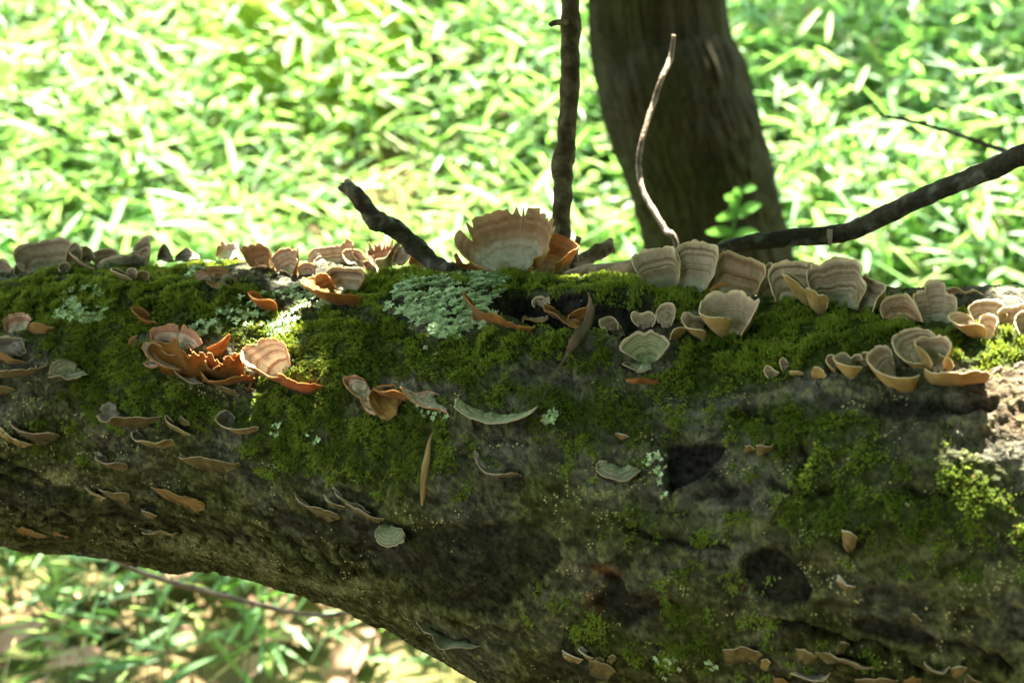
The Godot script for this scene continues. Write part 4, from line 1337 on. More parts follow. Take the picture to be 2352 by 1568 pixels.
func twigs() -> void:
	var st := twig("upright_stem", "tall dark upright stem rising from the log and leaving the picture at its top", [[1286, 660, 1.465, 22], [1288, 600, 1.485, 22], [1290, 520, 1.51, 21], [1293, 440, 1.52, 21.5], [1292, 372, 1.53, 26], [1300, 330, 1.53, 22], [1308, 200, 1.54, 22], [1311, 100, 1.55, 22], [1312, 0, 1.56, 23], [1312, -160, 1.58, 23], [1300, -900, 1.66, 19]], M.twig_dark, {"tone": "brown", "rough": 0.13, "sides": 22, "category": "stem"})
	put("side_stub", tube([at(1300, 52, 1.545) - st.position, at(1282, 51, 1.53) - st.position, at(1266, 55, 1.52) - st.position], [0.0024, 0.0021, 0.0017], 10, 6, 0.1, 0.0, "brown", 0.5), M.twig_dark, st)
	var b := twig("broken_twig", "short crooked black twig with a snapped end left of the big fungus", [[1040, 624, 1.44, 16], [1005, 610, 1.46, 19], [960, 572, 1.47, 23], [925, 538, 1.47, 21], [890, 515, 1.47, 21], [862, 506, 1.46, 22], [840, 478, 1.46, 18], [815, 444, 1.45, 19], [788, 422, 1.45, 17]], M.twig_dark, {"tone": "dark", "rough": 0.16, "sides": 18})
	put("bark_flake", tube([at(876, 500, 1.45) - b.position, at(862, 514, 1.445) - b.position, at(868, 527, 1.45) - b.position], [0.003, 0.0055, 0.001], 9, 5, 0.3, 0.0, "dark"), M.twig_dark, b)
	twig("pale_twig", "thin pale crooked twig standing in front of the dark tree trunk", [[1640, 1900, 1.80, 8.0], [1600, 900, 1.70, 7.4], [1556, 575, 1.66, 6.7], [1530, 530, 1.67, 7.0], [1500, 480, 1.68, 6.7], [1478, 440, 1.69, 6.3], [1467, 385, 1.7, 6.7], [1475, 320, 1.7, 5.9], [1500, 240, 1.71, 6.3], [1520, 180, 1.71, 5.9], [1540, 135, 1.72, 6.7], [1548, 80, 1.72, 4.1]], M.twig_dark, {"tone": "pale", "rough": 0.14})
	var br := twig("fallen_branch", "thick dark lichen spotted branch reaching up to the right edge", [[1560, 690, 1.405, 18.0], [1610, 600, 1.435, 18.2], [1700, 563, 1.455, 19.6], [1800, 548, 1.46, 19.6], [1900, 540, 1.46, 21.2], [1965, 527, 1.45, 22.0], [2050, 486, 1.43, 22.7], [2150, 440, 1.41, 21.2], [2250, 400, 1.39, 22.0], [2352, 356, 1.37, 25.7], [2480, 310, 1.35, 27.2], [2900, 180, 1.30, 27.9]], M.twig_dark, {"tone": "dark", "rough": 0.1, "sides": 26, "category": "branch"})
	var spl := PackedVector3Array()
	for q in [[1900, 526], [1900, 545], [1905, 566], [1913, 526], [1913, 545], [1909, 566]]:
		spl.append(at(q[0], q[1], 1.446) - br.position)
	var sc := PackedColorArray()
	for k in 6: sc.append(Color(0.34, 0.31, 0.27))
	put("splinter", sheet(spl, 1, 2, sc), M.dead, br)
	twig("thin_twig", "thin blurred grey twig far right behind the branch", [[2020, 263, 1.95, 3], [2100, 280, 1.92, 4], [2180, 302, 1.9, 4.5], [2260, 330, 1.87, 5.5], [2360, 372, 1.84, 7], [2700, 560, 1.80, 8], [2950, 1400, 1.80, 10]], M.twig_dark, {"tone": "dark", "sides": 10})
	twig("broken_stick", "short broken mossy stick end on the log right of the big fungus", [[1310, 615, 1.49, 15], [1345, 593, 1.5, 17], [1380, 575, 1.5, 18], [1408, 562, 1.5, 17]], M.twig_dark, {"tone": "pale", "sides": 18, "rough": 0.2, "category": "stick"})
	twig("lying_stick", "pale barked stick lying along the log behind the moss ridge", [[1290, 640, 1.47, 10], [1340, 625, 1.46, 16], [1400, 620, 1.45, 17], [1470, 612, 1.44, 18], [1540, 606, 1.43, 18]], M.twig_dark, {"tone": "pale", "sides": 18, "rough": 0.12, "category": "stick"})
	twig("stub", "small upright stub beside the fan fungus at the stem", [[1318, 600, 1.49, 11], [1320, 575, 1.49, 9], [1326, 556, 1.49, 8], [1330, 544, 1.49, 7]], M.twig_dark, {"tone": "pale", "category": "stick"})
	twig("arching_cane", "thin brown cane arching under the log at the lower left", [[-120, 1180, 1.92, 4.0], [60, 1205, 1.93, 4.0], [210, 1262, 1.95, 4.2], [260, 1285, 1.96, 5.1], [340, 1320, 1.98, 5.9], [450, 1352, 2.0, 6.8], [560, 1380, 2.02, 5.9], [650, 1402, 2.03, 5.1], [740, 1414, 2.04, 5.1], [830, 1408, 2.05, 5.1], [1000, 1440, 2.10, 5.0], [1300, 1760, 2.3, 5.0]], M.twig_dark, {"tone": "pale", "sides": 10, "category": "cane"})
	var gr := "rusty threads hanging on the moss below the torn orange fungus"
	twig("rusty_thread", "longest rusty rootlet hanging from the ochre cup fungus over the moss", [[738, 772, hit(738, 772).z - 0.0024, 2.2], [724, 815, hit(724, 815).z - 0.0024, 2.5], [712, 860, hit(712, 860).z - 0.0024, 2.2], [704, 905, hit(704, 905).z - 0.0024, 2.5], [695, 985, hit(695, 985).z - 0.0018, 1.6]], M.dead, {"tone": "rusty", "rough": 0.5, "sides": 8, "category": "rootlet", "group": gr})
	twig("rusty_thread", "second rusty rootlet, just right of the longest one", [[752, 800, hit(752, 800).z - 0.0018, 1.6], [740, 840, hit(740, 840).z - 0.0024, 1.9], [727, 880, hit(727, 880).z - 0.0018, 1.9]], M.dead, {"tone": "rusty", "rough": 0.5, "sides": 8, "category": "rootlet", "group": gr})
	twig("rusty_thread", "thick rusty thread hanging under the sunlit orange fungus", [[582, 868, hit(582, 868).z - 0.0072, 3.1], [575, 885, hit(575, 885).z - 0.0054, 3.1], [566, 902, hit(566, 902).z - 0.0036, 3.7], [561, 910, hit(561, 910).z - 0.0030, 2.5]], M.dead, {"tone": "rusty", "rough": 0.5, "sides": 8, "category": "rootlet", "group": gr})
	ribbon("dry_leaf", "curled grey brown lobed dry leaf caught among the small fungi right of the middle", "dry leaf", [[1360, 698, hit(1345, 760).z - 0.005, 7.5], [1356, 722, hit(1345, 760).z - 0.005, 11.2], [1350, 748, hit(1345, 760).z - 0.005, 13.5], [1338, 768, hit(1338, 765).z - 0.010, 19.5], [1322, 785, hit(1322, 785).z - 0.008, 15.0], [1305, 810, hit(1305, 810).z - 0.006, 6.0], [1285, 843, hit(1285, 843).z - 0.005, 1.9], [1262, 882, hit(1262, 882).z - 0.006, 1.5], [1247, 918, hit(1247, 918).z - 0.010, 1.9]], M.dead, Color(0.155, 0.12, 0.088), [[[1354, 706, hit(1345, 760).z - 0.005, 8], [1355, 688, hit(1345, 760).z - 0.005, 4], [1351, 670, hit(1345, 760).z - 0.005, 1]]])
	ribbon("grass_blade", "dry bamboo like blade hanging down the front of the log", "dry leaf", [[1000, 985, hit(1000, 985).z - 0.002, 1], [988, 1010, hit(988, 1010).z - 0.004, 4], [978, 1060, hit(978, 1060).z - 0.007, 8], [973, 1105, hit(973, 1105).z - 0.007, 8], [971, 1140, hit(971, 1140).z - 0.005, 6], [969, 1162, hit(969, 1162).z - 0.003, 2]], M.dead, Color(0.32, 0.23, 0.11))
	ribbon("bark_chip", "thin rust red bark chip stuck on the moss below the green fungus", "bark chip", [[1438, 872, hit(1438, 872).z - 0.01, 3], [1460, 874, hit(1460, 874).z - 0.013, 7], [1485, 876, hit(1485, 876).z - 0.012, 7], [1512, 876, hit(1512, 876).z - 0.006, 3]], M.dead, Color(0.20, 0.085, 0.03))
	ribbon("bark_chip", "small orange sliver leaning between the grey fans on the right", "bark chip", [[1630, 668, hit(1640, 690).z - 0.02, 2], [1650, 655, hit(1640, 690).z - 0.02, 4], [1672, 652, hit(1640, 690).z - 0.02, 3]], M.dead, Color(0.34, 0.17, 0.06))
	# seedling before the tree
	var sd := thing("seedling", "small bright green seedling in front of the base of the tree trunk", "seedling", at(1675, 640, 2.69))
	var sp := [at(1670, 1240, 2.69), at(1675, 640, 2.69), at(1680, 560, 2.69), at(1690, 500, 2.69), at(1705, 440, 2.69), at(1712, 426, 2.69)]
	for k in sp.size(): sp[k] -= sd.position
	put("stem", tube(sp, [0.0024, 0.0022, 0.0018, 0.0014, 0.001, 0.0006], 8, 6, 0.05), M.seedling, sd)
	for q in [[1685, 540, 1624, 520, 22], [1684, 545, 1742, 525, 22], [1690, 500, 1648, 490, 24], [1692, 498, 1746, 460, 24], [1700, 465, 1668, 440, 18], [1700, 460, 1690, 425, 14], [1708, 438, 1738, 424, 14], [1680, 560, 1650, 555, 18], [1682, 556, 1720, 560, 20], [1695, 485, 1680, 462, 14]]:
		var p0 := at(q[0], q[1], 2.69)
		var p1 := at(q[2], q[3], 2.665)
		var s2 := SurfaceTool.new()
		s2.begin(Mesh.PRIMITIVE_TRIANGLES)
		blade(s2, p0 - sd.position, p1 - p0, (p1 - p0).length(), q[4] * 2.69 * 2 * tx / RW * 1.5, 0.25, 0.9)
		put("leaf", s2.commit(), M.seedling, sd)
	# the yellow mossed stump in the grass, upper left
	var v := PackedVector3Array()
	var col := PackedColorArray()
	var p := Vector3(-0.40, ground_y(-0.40, -2.52), -2.52)
	for c in 61:
		for r in 31:
			var th := TAU * (c % 60) / 60.0
			var ph := PI * 0.5 * r / 30.0
			var d := Vector3(cos(th) * cos(ph), sin(ph), sin(th) * cos(ph))
			var k := 1.0 + 0.25 * nz.get_noise_3dv(d * 110.0) + 0.14 * nf.get_noise_3dv(d * 500.0)
			v.append(d * k * Vector3(0.22, 0.30, 0.17) - Vector3(0, 0.04, 0))
			var n := nf.get_noise_3dv(d * 300.0)
			col.append(Color(0.21, 0.27, 0.04).lerp(Color(0.24, 0.21, 0.05), smoothstep(0.05, 0.5, n)) * (1.0 + 0.5 * nf.get_noise_3dv(d * 1500.0)))
	var stump := thing("rotten_stump", "low rotten stump overgrown with yellow green moss in the grass behind", "stump", p)
	put("stump_wood", sheet(v, 60, 30, col, true), M.yellow_moss, stump)


func all_fungi() -> void:
	var g_top := "bracket fungi standing along the top of the log"
	var g_left := "small shelf fungi on the dark left front of the log"
	var g_low := "small shelf fungi low on the front of the log"
	var g_right := "tan fungi clustered on the right of the log"
	# upper left corner
	fung("broad grey brown fan fungus in the upper left corner of the log", "grey", [70, 626, 160, 620], [[48, 622, 6], [33, 603, 8], [26, 582, 6], [42, 561, 0], [75, 551, -4], [110, 544, -6], [145, 541, -6], [162, 551, -4], [160, 578, 2], [158, 600, 6]], {"group": g_top})
	fung("narrow folded wing at the right side of the broad grey fan", "grey", [142, 622, 172, 620], [[150, 605, 2], [158, 568, 0], [172, 553, -3], [186, 568, -3], [186, 595, 0]], {"group": g_top, "back": 6})
	fung("curled fan fungus with a tan lip right of the broad grey fan", "grey", [214, 622, 196, 606], [[218, 618, 14], [192, 605, 17], [172, 590, 17], [158, 577, 12], [172, 567, 4], [192, 563, 0], [210, 572, -2], [217, 592, 0]], {"group": g_top})
	fung("little grey fan in front of the curled fan in the upper left", "grey", [166, 624, 150, 630], [[136, 631, 8], [130, 613, 8], [140, 601, 5], [154, 600, 3], [163, 612, 2]], {"group": g_top})
	fung("low grey fan on the algae covered lump of the upper left", "grey", [230, 612, 275, 610], [[208, 598, 2], [205, 583, 0], [222, 572, -3], [250, 568, -4], [270, 576, -3], [280, 596, 0]], {"group": g_top, "back": 4})
	fung("thick grey green algae covered lump between two upper left fans", "palegreen", [235, 626, 330, 618], [[226, 608, 10], [244, 596, 8], [280, 590, 8], [312, 590, 8], [334, 602, 8]], {"group": g_top, "thick": 4.0, "wave": 0.3})
	fung("tall leaning fan fungus with a pointed right tip in the upper left", "grey", [312, 614, 334, 612], [[304, 596, 0], [304, 568, -1], [318, 549, -2], [345, 537, -2], [346, 556, 5], [341, 580, 9], [333, 604, 9]], {"group": g_top})
	fung("grey fan cut off by the left edge at the log top", "grey", [-10, 628, 18, 630], [[-22, 605, 0], [-4, 590, 0], [14, 597, 0], [27, 616, 2]], {"group": g_top})
	fung("stubby pale lump in front of the broad grey fan", "palegreen", [42, 636, 62, 634], [[30, 626, 8], [33, 610, 7], [46, 603, 6], [58, 612, 6]], {"group": g_top, "thick": 2.5})
	fung("left of two dark pointed caps seen against the bright grass", "slate", [362, 598, 398, 598], [[361, 586, 0], [367, 568, 0], [376, 557, 0], [386, 570, 0], [394, 587, 0]], {"group": g_top, "back": 6})
	fung("right of two dark pointed caps seen against the bright grass", "slate", [402, 598, 455, 596], [[402, 588, 0], [414, 576, 0], [428, 567, 0], [441, 576, 0], [456, 586, 0]], {"group": g_top, "back": 6})
	fung("torn reddish fan behind the sunlit moss on the upper left", "pinkwhite", [500, 592, 546, 592], [[495, 585, 0], [500, 560, 0], [508, 548, 0], [525, 552, 0], [545, 550, 0], [550, 580, 0]], {"group": g_top, "jag": 0.14, "back": 8})
	fung("tan finger shaped fungus, left of a trio on the upper left moss", "grey", [300, 648, 292, 638], [[303, 641, 10], [280, 628, 13], [252, 617, 11], [262, 614, 6], [288, 626, 3]], {})
	fung("little upright grey fan, middle of the trio on the upper left moss", "tan", [298, 649, 308, 649], [[288, 629, 2], [291, 618, 1], [301, 613, 0], [311, 619, 0], [313, 634, 1]], {})
	fung("squarish dark tan fungus seen from below, right of the trio", "slate", [334, 650, 316, 648], [[343, 640, 10], [341, 625, 12], [328, 618, 12], [314, 624, 11], [310, 639, 9]], {})
	# upper left middle
	fung("leaning brown translucent fan beside the sun fleck on the left", "brown", [526, 658, 548, 654], [[492, 646, 3], [477, 630, 4], [469, 612, 5], [490, 609, 2], [515, 614, 0], [530, 627, -2], [538, 644, 0], [542, 655, 2]], {"group": g_top, "jag": 0.03})
	fung("white and red banded fan tucked under the leaning brown fan", "pinkwhite", [478, 658, 492, 652], [[455, 652, 4], [446, 633, 4], [452, 623, 3], [466, 620, 2], [478, 630, 1]], {"group": g_top, "back": 4})
	fung("dark brown lip below the leaning brown fan on the left", "brown", [537, 666, 522, 658], [[522, 668, 8], [490, 660, 13], [472, 647, 12], [485, 645, 7], [505, 651, 3]], {"group": g_top})
	fung("tall brown fan on a slanting white stalk left of the middle", "brown", [642, 640, 626, 637], [[590, 629, 0], [566, 605, 0], [546, 570, 0], [556, 559, 0], [580, 556, -2], [603, 558, -2], [617, 570, -2], [618, 592, 0], [620, 614, 2], [632, 630, 2]], {"group": g_top, "wave": 0.06})
	fung("wavy white and rust fan just right of the tall brown fan", "pinkwhite", [682, 645, 666, 641], [[630, 622, 2], [618, 590, 0], [638, 571, -2], [660, 563, -3], [672, 569, -3], [685, 562, -2], [681, 585, 0], [684, 598, 2], [672, 622, 4]], {"group": g_top, "jag": 0.06, "wave": 0.08})
	fung("small sunlit fan with an orange rim behind the ochre cup", "sun", [694, 642, 714, 642], [[684, 632, 6], [682, 611, 5], [699, 601, 2], [722, 606, 2], [724, 628, 2]], {"group": g_top})
	fung("wide pale sunlit torn fan behind the left middle of the log", "pinkwhite", [735, 614, 812, 612], [[704, 606, 0], [700, 582, 0], [714, 563, 0], [735, 560, -2], [762, 556, -3], [785, 556, -3], [800, 540, -3], [812, 546, -2], [808, 572, 0], [822, 592, 2]], {"group": g_top, "jag": 0.12, "back": 8})
	fung("rolled rust striped fan in front of the pale torn fans", "pinkwhite", [828, 622, 842, 612], [[800, 612, 4], [784, 586, 4], [788, 571, 2], [805, 567, 0], [826, 574, 0], [838, 592, 0]], {"group": g_top, "jag": 0.05})
	fung("shredded sunlit fan with splayed lobes left of the crooked twig", "pinkwhite", [858, 628, 884, 626], [[840, 596, 0], [834, 562, 0], [846, 548, -2], [866, 543, -3], [886, 539, -3], [904, 546, -2], [912, 570, 0]], {"group": g_top, "jag": 0.16, "comb": [0.2, 0.9, 0.3], "back": 3})
	fung("grey green fan standing in front of the shredded sunlit fan", "palegreen", [868, 628, 888, 622], [[858, 606, 3], [864, 594, 2], [885, 590, 1], [903, 566, 0], [921, 546, 0], [918, 560, 2], [904, 594, 4]], {"group": g_top})
	fung("short slanting white fan at the foot of the shredded fan", "pinkwhite", [850, 632, 868, 628], [[840, 618, 3], [832, 602, 2], [842, 596, 2], [856, 610, 2]], {"group": g_top})
	fung("curled red and white fan touching the left of the crooked twig", "sun", [906, 608, 922, 606], [[902, 594, 2], [912, 572, 0], [930, 560, -2], [944, 570, -2], [938, 592, 0], [926, 604, 2]], {"group": g_top, "back": 4})
	fung("whitish low fan at the foot of the crooked twig", "pinkwhite", [948, 618, 972, 616], [[938, 600, 0], [944, 585, 0], [960, 585, 0], [976, 604, 0]], {"group": g_top, "back": 8})
	fung("large ochre cup fungus with its smooth underside facing out, left of the middle", "orange", [826, 706, 788, 684], [[829, 680, 12], [785, 674, 18], [729, 666, 21], [697, 653, 19], [688, 640, 14], [702, 634, 6], [725, 629, 0], [747, 627, -4], [765, 642, -6]], {"jag": 0.03, "bulge": 0.25})
	fung("round fan with dark rings standing in the ochre cup", "darkband", [794, 678, 812, 678], [[766, 666, 6], [750, 646, 4], [747, 630, 1], [752, 617, -1], [766, 611, -3], [800, 614, -4], [829, 617, -3], [836, 629, 0], [832, 646, 4], [820, 664, 7]], {"jag": 0.03, "bulge": 0.3})
	fung("small tan curl fungus left of the ochre cup", "orange", [632, 724, 616, 712], [[637, 708, 8], [634, 697, 11], [622, 688, 13], [592, 687, 15], [578, 683, 15], [568, 672, 12], [576, 667, 7], [590, 669, 3], [601, 682, -1]], {"jag": 0.01})
	fung("narrow tan tongue sticking up above the torn orange fungus", "orange", [360, 748, 350, 738], [[363, 742, 6], [330, 733, 11], [312, 722, 13], [298, 704, 11], [324, 706, 4], [346, 724, 1]], {})
	# centre
	fung("largest fan fungus at the centre with a torn comb like rim", "centre", [1136, 634, 1202, 630], [[1108, 622, 8], [1072, 594, 10], [1048, 568, 10], [1039, 540, 8], [1050, 522, 6], [1066, 514, 4], [1092, 495, 0], [1139, 479, -4], [1184, 468, -6], [1226, 471, -5], [1262, 481, -2], [1274, 513, 2], [1263, 545, 6], [1252, 573, 10], [1224, 592, 17], [1220, 610, 14]], {"group": g_top, "jag": 0.03, "bulge": 0.22, "cuts": [[0.31, 0.26, 0.028], [0.365, 0.12, 0.012]], "comb": [0.5, 0.78, 0.15]})
	fung("folded brown fan leaning on the right of the largest fan", "brown", [1232, 634, 1264, 632], [[1220, 612, 0], [1240, 562, -1], [1264, 534, -3], [1300, 540, -2], [1324, 554, 2], [1328, 564, 7], [1302, 582, 12], [1274, 600, 13]], {"group": g_top, "bulge": 0.25})
	fung("small torn orange fan peeping out left of the largest fan", "orange", [1062, 636, 1112, 632], [[1042, 626, 0], [1028, 608, 0], [1034, 590, 0], [1045, 577, 0], [1058, 600, 0], [1076, 594, 0], [1092, 606, 0], [1112, 616, 0]], {"group": g_top, "jag": 0.1, "back": 10})
	fung("long torn tan strip curling down below the lichen patch", "orange", [1222, 772, 1086, 742], [[1226, 750, 12], [1194, 745, 15], [1151, 728, 17], [1110, 706, 15], [1075, 688, 14], [1056, 660, 10], [1068, 664, 6], [1088, 690, 3]], {"jag": 0.13, "bulge": 0.05, "wave": 0.12})
	fung("small round cream rimmed fan in the black hollow", "tan", [1238, 717, 1254, 718], [[1228, 709, 3], [1221, 693, 3], [1229, 681, 1], [1247, 679, 0], [1262, 691, 0], [1264, 706, 3]], {})
	fung("brown curled flap below the small round fan in the hollow", "brown", [1252, 738, 1206, 738], [[1262, 722, 10], [1254, 742, 13], [1230, 748, 15], [1205, 745, 13], [1200, 728, 9], [1212, 728, 5]], {"jag": 0.06})
	fung("twisted tan ribbon fungus in front of the dry leaf", "orange", [1322, 744, 1286, 728], [[1366, 729, 12], [1344, 749, 16], [1318, 751, 17], [1292, 734, 15], [1274, 718, 13], [1248, 710, 11], [1251, 698, 7], [1272, 706, 3]], {"jag": 0.05})
	fung("petal like tan fungus rising from the twisted ribbon", "orange", [1332, 748, 1310, 738], [[1352, 716, 10], [1355, 703, 10], [1331, 707, 9], [1309, 719, 7], [1303, 734, 6]], {})
	# group right of the middle
	fung("green turkey tail like fan with dark rings right of the middle", "green", [1482, 842, 1502, 838], [[1456, 819, 7], [1428, 804, 9], [1424, 790, 9], [1439, 773, 6], [1462, 759, 3], [1480, 762, 2], [1498, 754, 1], [1527, 768, 1], [1540, 786, 3], [1530, 803, 5], [1510, 824, 7]], {"jag": 0.04, "bulge": -0.1})
	fung("thin pale sliver at the left foot of the green ringed fan", "palegreen", [1482, 843, 1456, 838], [[1467, 850, 8], [1446, 843, 11], [1429, 832, 10], [1448, 834, 5]], {})
	fung("tiny lip at the very bottom of the green ringed fan", "palegreen", [1497, 846, 1474, 848], [[1498, 851, 8], [1480, 857, 11], [1465, 856, 10], [1470, 849, 6]], {})
	fung("small cream fan reaching left from the green ringed fan", "tan", [1424, 776, 1434, 770], [[1408, 770, 6], [1388, 757, 8], [1376, 745, 8], [1377, 732, 6], [1390, 726, 3], [1405, 726, 2], [1415, 738, 2], [1416, 754, 3]], {})
	fung("two lobed cream fan just above the green ringed fan", "tan", [1478, 762, 1496, 760], [[1466, 750, 4], [1453, 736, 4], [1447, 722, 3], [1457, 712, 1], [1475, 718, 0], [1490, 713, 0], [1504, 719, 0], [1506, 733, 1], [1498, 752, 3]], {})
	fung("narrow upright cream fan right of the two lobed fan", "tan", [1524, 766, 1538, 764], [[1511, 737, 2], [1506, 712, 1], [1520, 695, 0], [1540, 692, -1], [1552, 700, 0], [1550, 722, 1], [1541, 746, 2]], {})
	fung("dark tan fold at the left foot of the curled fan", "tan", [1570, 776, 1556, 786], [[1574, 752, 4], [1556, 750, 8], [1541, 764, 9], [1538, 780, 8]], {})
	fung("curled pale fan with a drooping lip left of the deep cup", "tan", [1614, 794, 1620, 748], [[1624, 776, 8], [1618, 757, 13], [1593, 754, 15], [1573, 746, 13], [1562, 730, 10], [1566, 717, 6], [1580, 714, 2], [1592, 724, 0], [1610, 724, -2], [1622, 732, -1]], {})
	fung("deep pinkish grey cup fungus with a folded front lip", "tan", [1668, 780, 1694, 778], [[1680, 738, 10], [1677, 727, 14], [1660, 725, 17], [1640, 726, 17], [1618, 721, 15], [1604, 708, 10], [1607, 692, 5], [1615, 680, 0], [1632, 668, -3], [1665, 663, -5], [1703, 662, -5], [1722, 677, -4], [1740, 682, -2], [1748, 680, 0], [1738, 706, 4], [1720, 738, 8], [1702, 768, 9]], {"bulge": 0.25})
	# the row of grey fans
	fung("leftmost broad grey fan of the row before the branch", "grey", [1486, 664, 1548, 664], [[1474, 648, 4], [1458, 618, 5], [1450, 592, 4], [1461, 576, 1], [1480, 568, -1], [1515, 563, -3], [1545, 562, -3], [1559, 582, 0], [1563, 614, 3], [1557, 645, 5]], {"group": g_top})
	fung("tall rounded grey fan, second of the row before the branch", "grey", [1570, 676, 1612, 680], [[1562, 648, 2], [1560, 612, 1], [1550, 578, 0], [1556, 560, -2], [1575, 549, -4], [1605, 548, -5], [1632, 553, -4], [1651, 563, -2], [1652, 586, 0], [1644, 622, 3], [1630, 645, 4]], {"group": g_top, "jag": 0.04})
	fung("rusty hollow fan with a frilled cream rim, third of the row", "rust", [1640, 684, 1722, 684], [[1626, 658, 4], [1644, 622, 4], [1652, 586, 2], [1667, 570, 0], [1690, 577, -2], [1712, 585, -3], [1735, 592, -3], [1757, 604, -2], [1760, 620, 1], [1749, 646, 4], [1740, 670, 6]], {"group": g_top, "jag": 0.04, "bulge": 0.3})
	fung("dim grey fan half hidden behind the third and fourth of the row", "grey", [1745, 696, 1790, 696], [[1738, 670, 0], [1748, 630, 0], [1763, 602, 0], [1785, 600, 0], [1795, 650, 0]], {"group": g_top, "back": 10})
	fung("broad brown and grey fan, fourth of the row before the branch", "grey", [1792, 706, 1862, 706], [[1783, 690, 4], [1770, 655, 4], [1763, 622, 3], [1776, 602, 0], [1810, 594, -2], [1850, 596, -2], [1872, 603, -3], [1880, 642, 0], [1882, 690, 2]], {"group": g_top, "back": 3})
	fung("largest wavy rimmed grey fan at the right of the row", "grey", [1890, 726, 1954, 726], [[1880, 702, 5], [1860, 656, 5], [1852, 622, 3], [1862, 604, 0], [1885, 602, -2], [1914, 588, -4], [1945, 588, -4], [1962, 588, -3], [1977, 602, 0], [1978, 630, 3], [1988, 652, 6], [1970, 696, 9]], {"group": g_top, "jag": 0.04, "bulge": 0.22})
	fung("slim tan tongue pointing up left before the fourth fan", "grey", [1868, 712, 1858, 700], [[1850, 664, 15], [1825, 640, 17], [1798, 621, 16], [1814, 624, 11], [1842, 648, 6]], {})
	fung("tan flap hanging before the largest wavy grey fan", "grey", [1900, 724, 1872, 714], [[1900, 704, 12], [1903, 686, 15], [1888, 674, 17], [1870, 667, 17], [1851, 658, 14], [1853, 674, 9]], {})
	fung("narrow frilled grey fan right of the largest wavy fan", "grey", [1976, 726, 2000, 724], [[1979, 692, 2], [1975, 652, 0], [1979, 628, -1], [1995, 629, -1], [2018, 642, 1], [2034, 646, 5], [2030, 664, 9], [2012, 690, 11], [2004, 714, 11]], {"group": g_top, "jag": 0.05})
	fung("dark brown squat fan behind the three little stalks on the right", "rust", [2044, 748, 2104, 746], [[2026, 726, 3], [2021, 700, 3], [2036, 681, 0], [2060, 673, -2], [2082, 670, -2], [2096, 684, 2], [2112, 712, 9], [2122, 738, 11]], {"group": g_top, "jag": 0.04})
	fung("tall narrow waisted brown fan on the right of the log top", "grey", [2128, 746, 2182, 746], [[2120, 735, 3], [2105, 700, 4], [2095, 675, 3], [2108, 665, 0], [2124, 662, -1], [2126, 645, -3], [2150, 637, -4], [2168, 643, -3], [2175, 668, -1], [2195, 675, 0], [2199, 705, 3]], {"group": g_top, "jag": 0.04})
	fung("dim ragged brown fan behind the tall waisted fan on the right", "rust", [2190, 720, 2280, 716], [[2178, 695, 0], [2176, 661, 0], [2195, 655, 0], [2216, 667, 0], [2236, 662, 0], [2270, 681, 0], [2292, 692, 0]], {"group": g_top, "jag": 0.06, "back": 8})
	fung("dark low fan at the right edge of the log top", "rust", [2290, 712, 2355, 712], [[2281, 694, 0], [2300, 681, 0], [2330, 680, 0], [2352, 690, 0], [2366, 704, 0]], {"group": g_top, "back": 6})
	fung("rounded grey tan fan behind the drooping cup on the right", "tan", [2244, 748, 2302, 748], [[2230, 726, 3], [2223, 706, 3], [2232, 693, 0], [2255, 687, -2], [2288, 688, -2], [2310, 701, -1], [2316, 724, 2]], {"group": g_right})
	fung("drooping shallow cup with a glowing orange lip on the right", "tan", [2250, 786, 2240, 752], [[2268, 773, 8], [2267, 752, 13], [2253, 741, 15], [2210, 742, 17], [2185, 733, 15], [2176, 723, 10], [2188, 715, 5], [2212, 716, 0], [2231, 726, -3], [2238, 738, -3]], {"group": g_right})
	fung("small pink tinted fan right of the drooping cup", "tan", [2268, 786, 2284, 786], [[2258, 756, 4], [2251, 736, 4], [2257, 722, 2], [2275, 719, 1], [2290, 729, 1], [2289, 746, 3], [2282, 764, 4]], {"group": g_right})
	fung("grey tan fan rising at the right edge above the sunlit moss", "tan", [2306, 770, 2354, 772], [[2295, 738, 3], [2292, 716, 2], [2306, 702, 0], [2325, 700, -1], [2345, 693, -2], [2366, 702, -1], [2372, 734, 2]], {"group": g_right, "back": 4})
	fung("sunlit cream fan cut by the right edge", "tan", [2352, 780, 2368, 780], [[2344, 766, 8], [2334, 742, 8], [2335, 722, 5], [2352, 711, 2], [2374, 716, 1]], {"group": g_right})
	fung("rear tan fan of the large right cluster, widest and highest", "tan", [2134, 858, 2142, 816], [[2136, 841, 10], [2120, 831, 15], [2090, 830, 17], [2068, 818, 16], [2051, 796, 12], [2045, 780, 8], [2052, 764, 3], [2070, 754, -2], [2098, 749, -4], [2128, 753, -4], [2150, 766, -3]], {"group": g_right, "bulge": 0.22})
	fung("two lobed tan fan on a stalk in the large right cluster", "tan", [2142, 852, 2164, 852], [[2141, 836, 5], [2131, 815, 7], [2112, 797, 7], [2098, 783, 6], [2104, 772, 2], [2126, 766, -1], [2148, 769, -2], [2165, 765, -2], [2184, 777, -1], [2186, 792, 1], [2177, 812, 4], [2166, 832, 6]], {"group": g_right, "back": -8})
	fung("left tan cup of the large right cluster with a deep front lip", "tan", [2086, 912, 2052, 858], [[2115, 856, 12], [2095, 862, 17], [2056, 864, 19], [2014, 853, 18], [1997, 836, 15], [1988, 815, 10], [1998, 800, 5], [2016, 790, 0], [2038, 791, -2], [2050, 806, -4], [2052, 834, -4]], {"group": g_right, "bulge": 0.25})
	fung("broad wavy tan skirt at the front of the large right cluster", "tan", [2262, 884, 2138, 892], [[2276, 858, 14], [2262, 848, 19], [2240, 846, 19], [2214, 856, 19], [2190, 852, 19], [2150, 856, 17], [2123, 845, 12]], {"group": g_right, "bulge": 0.1, "wave": 0.1})
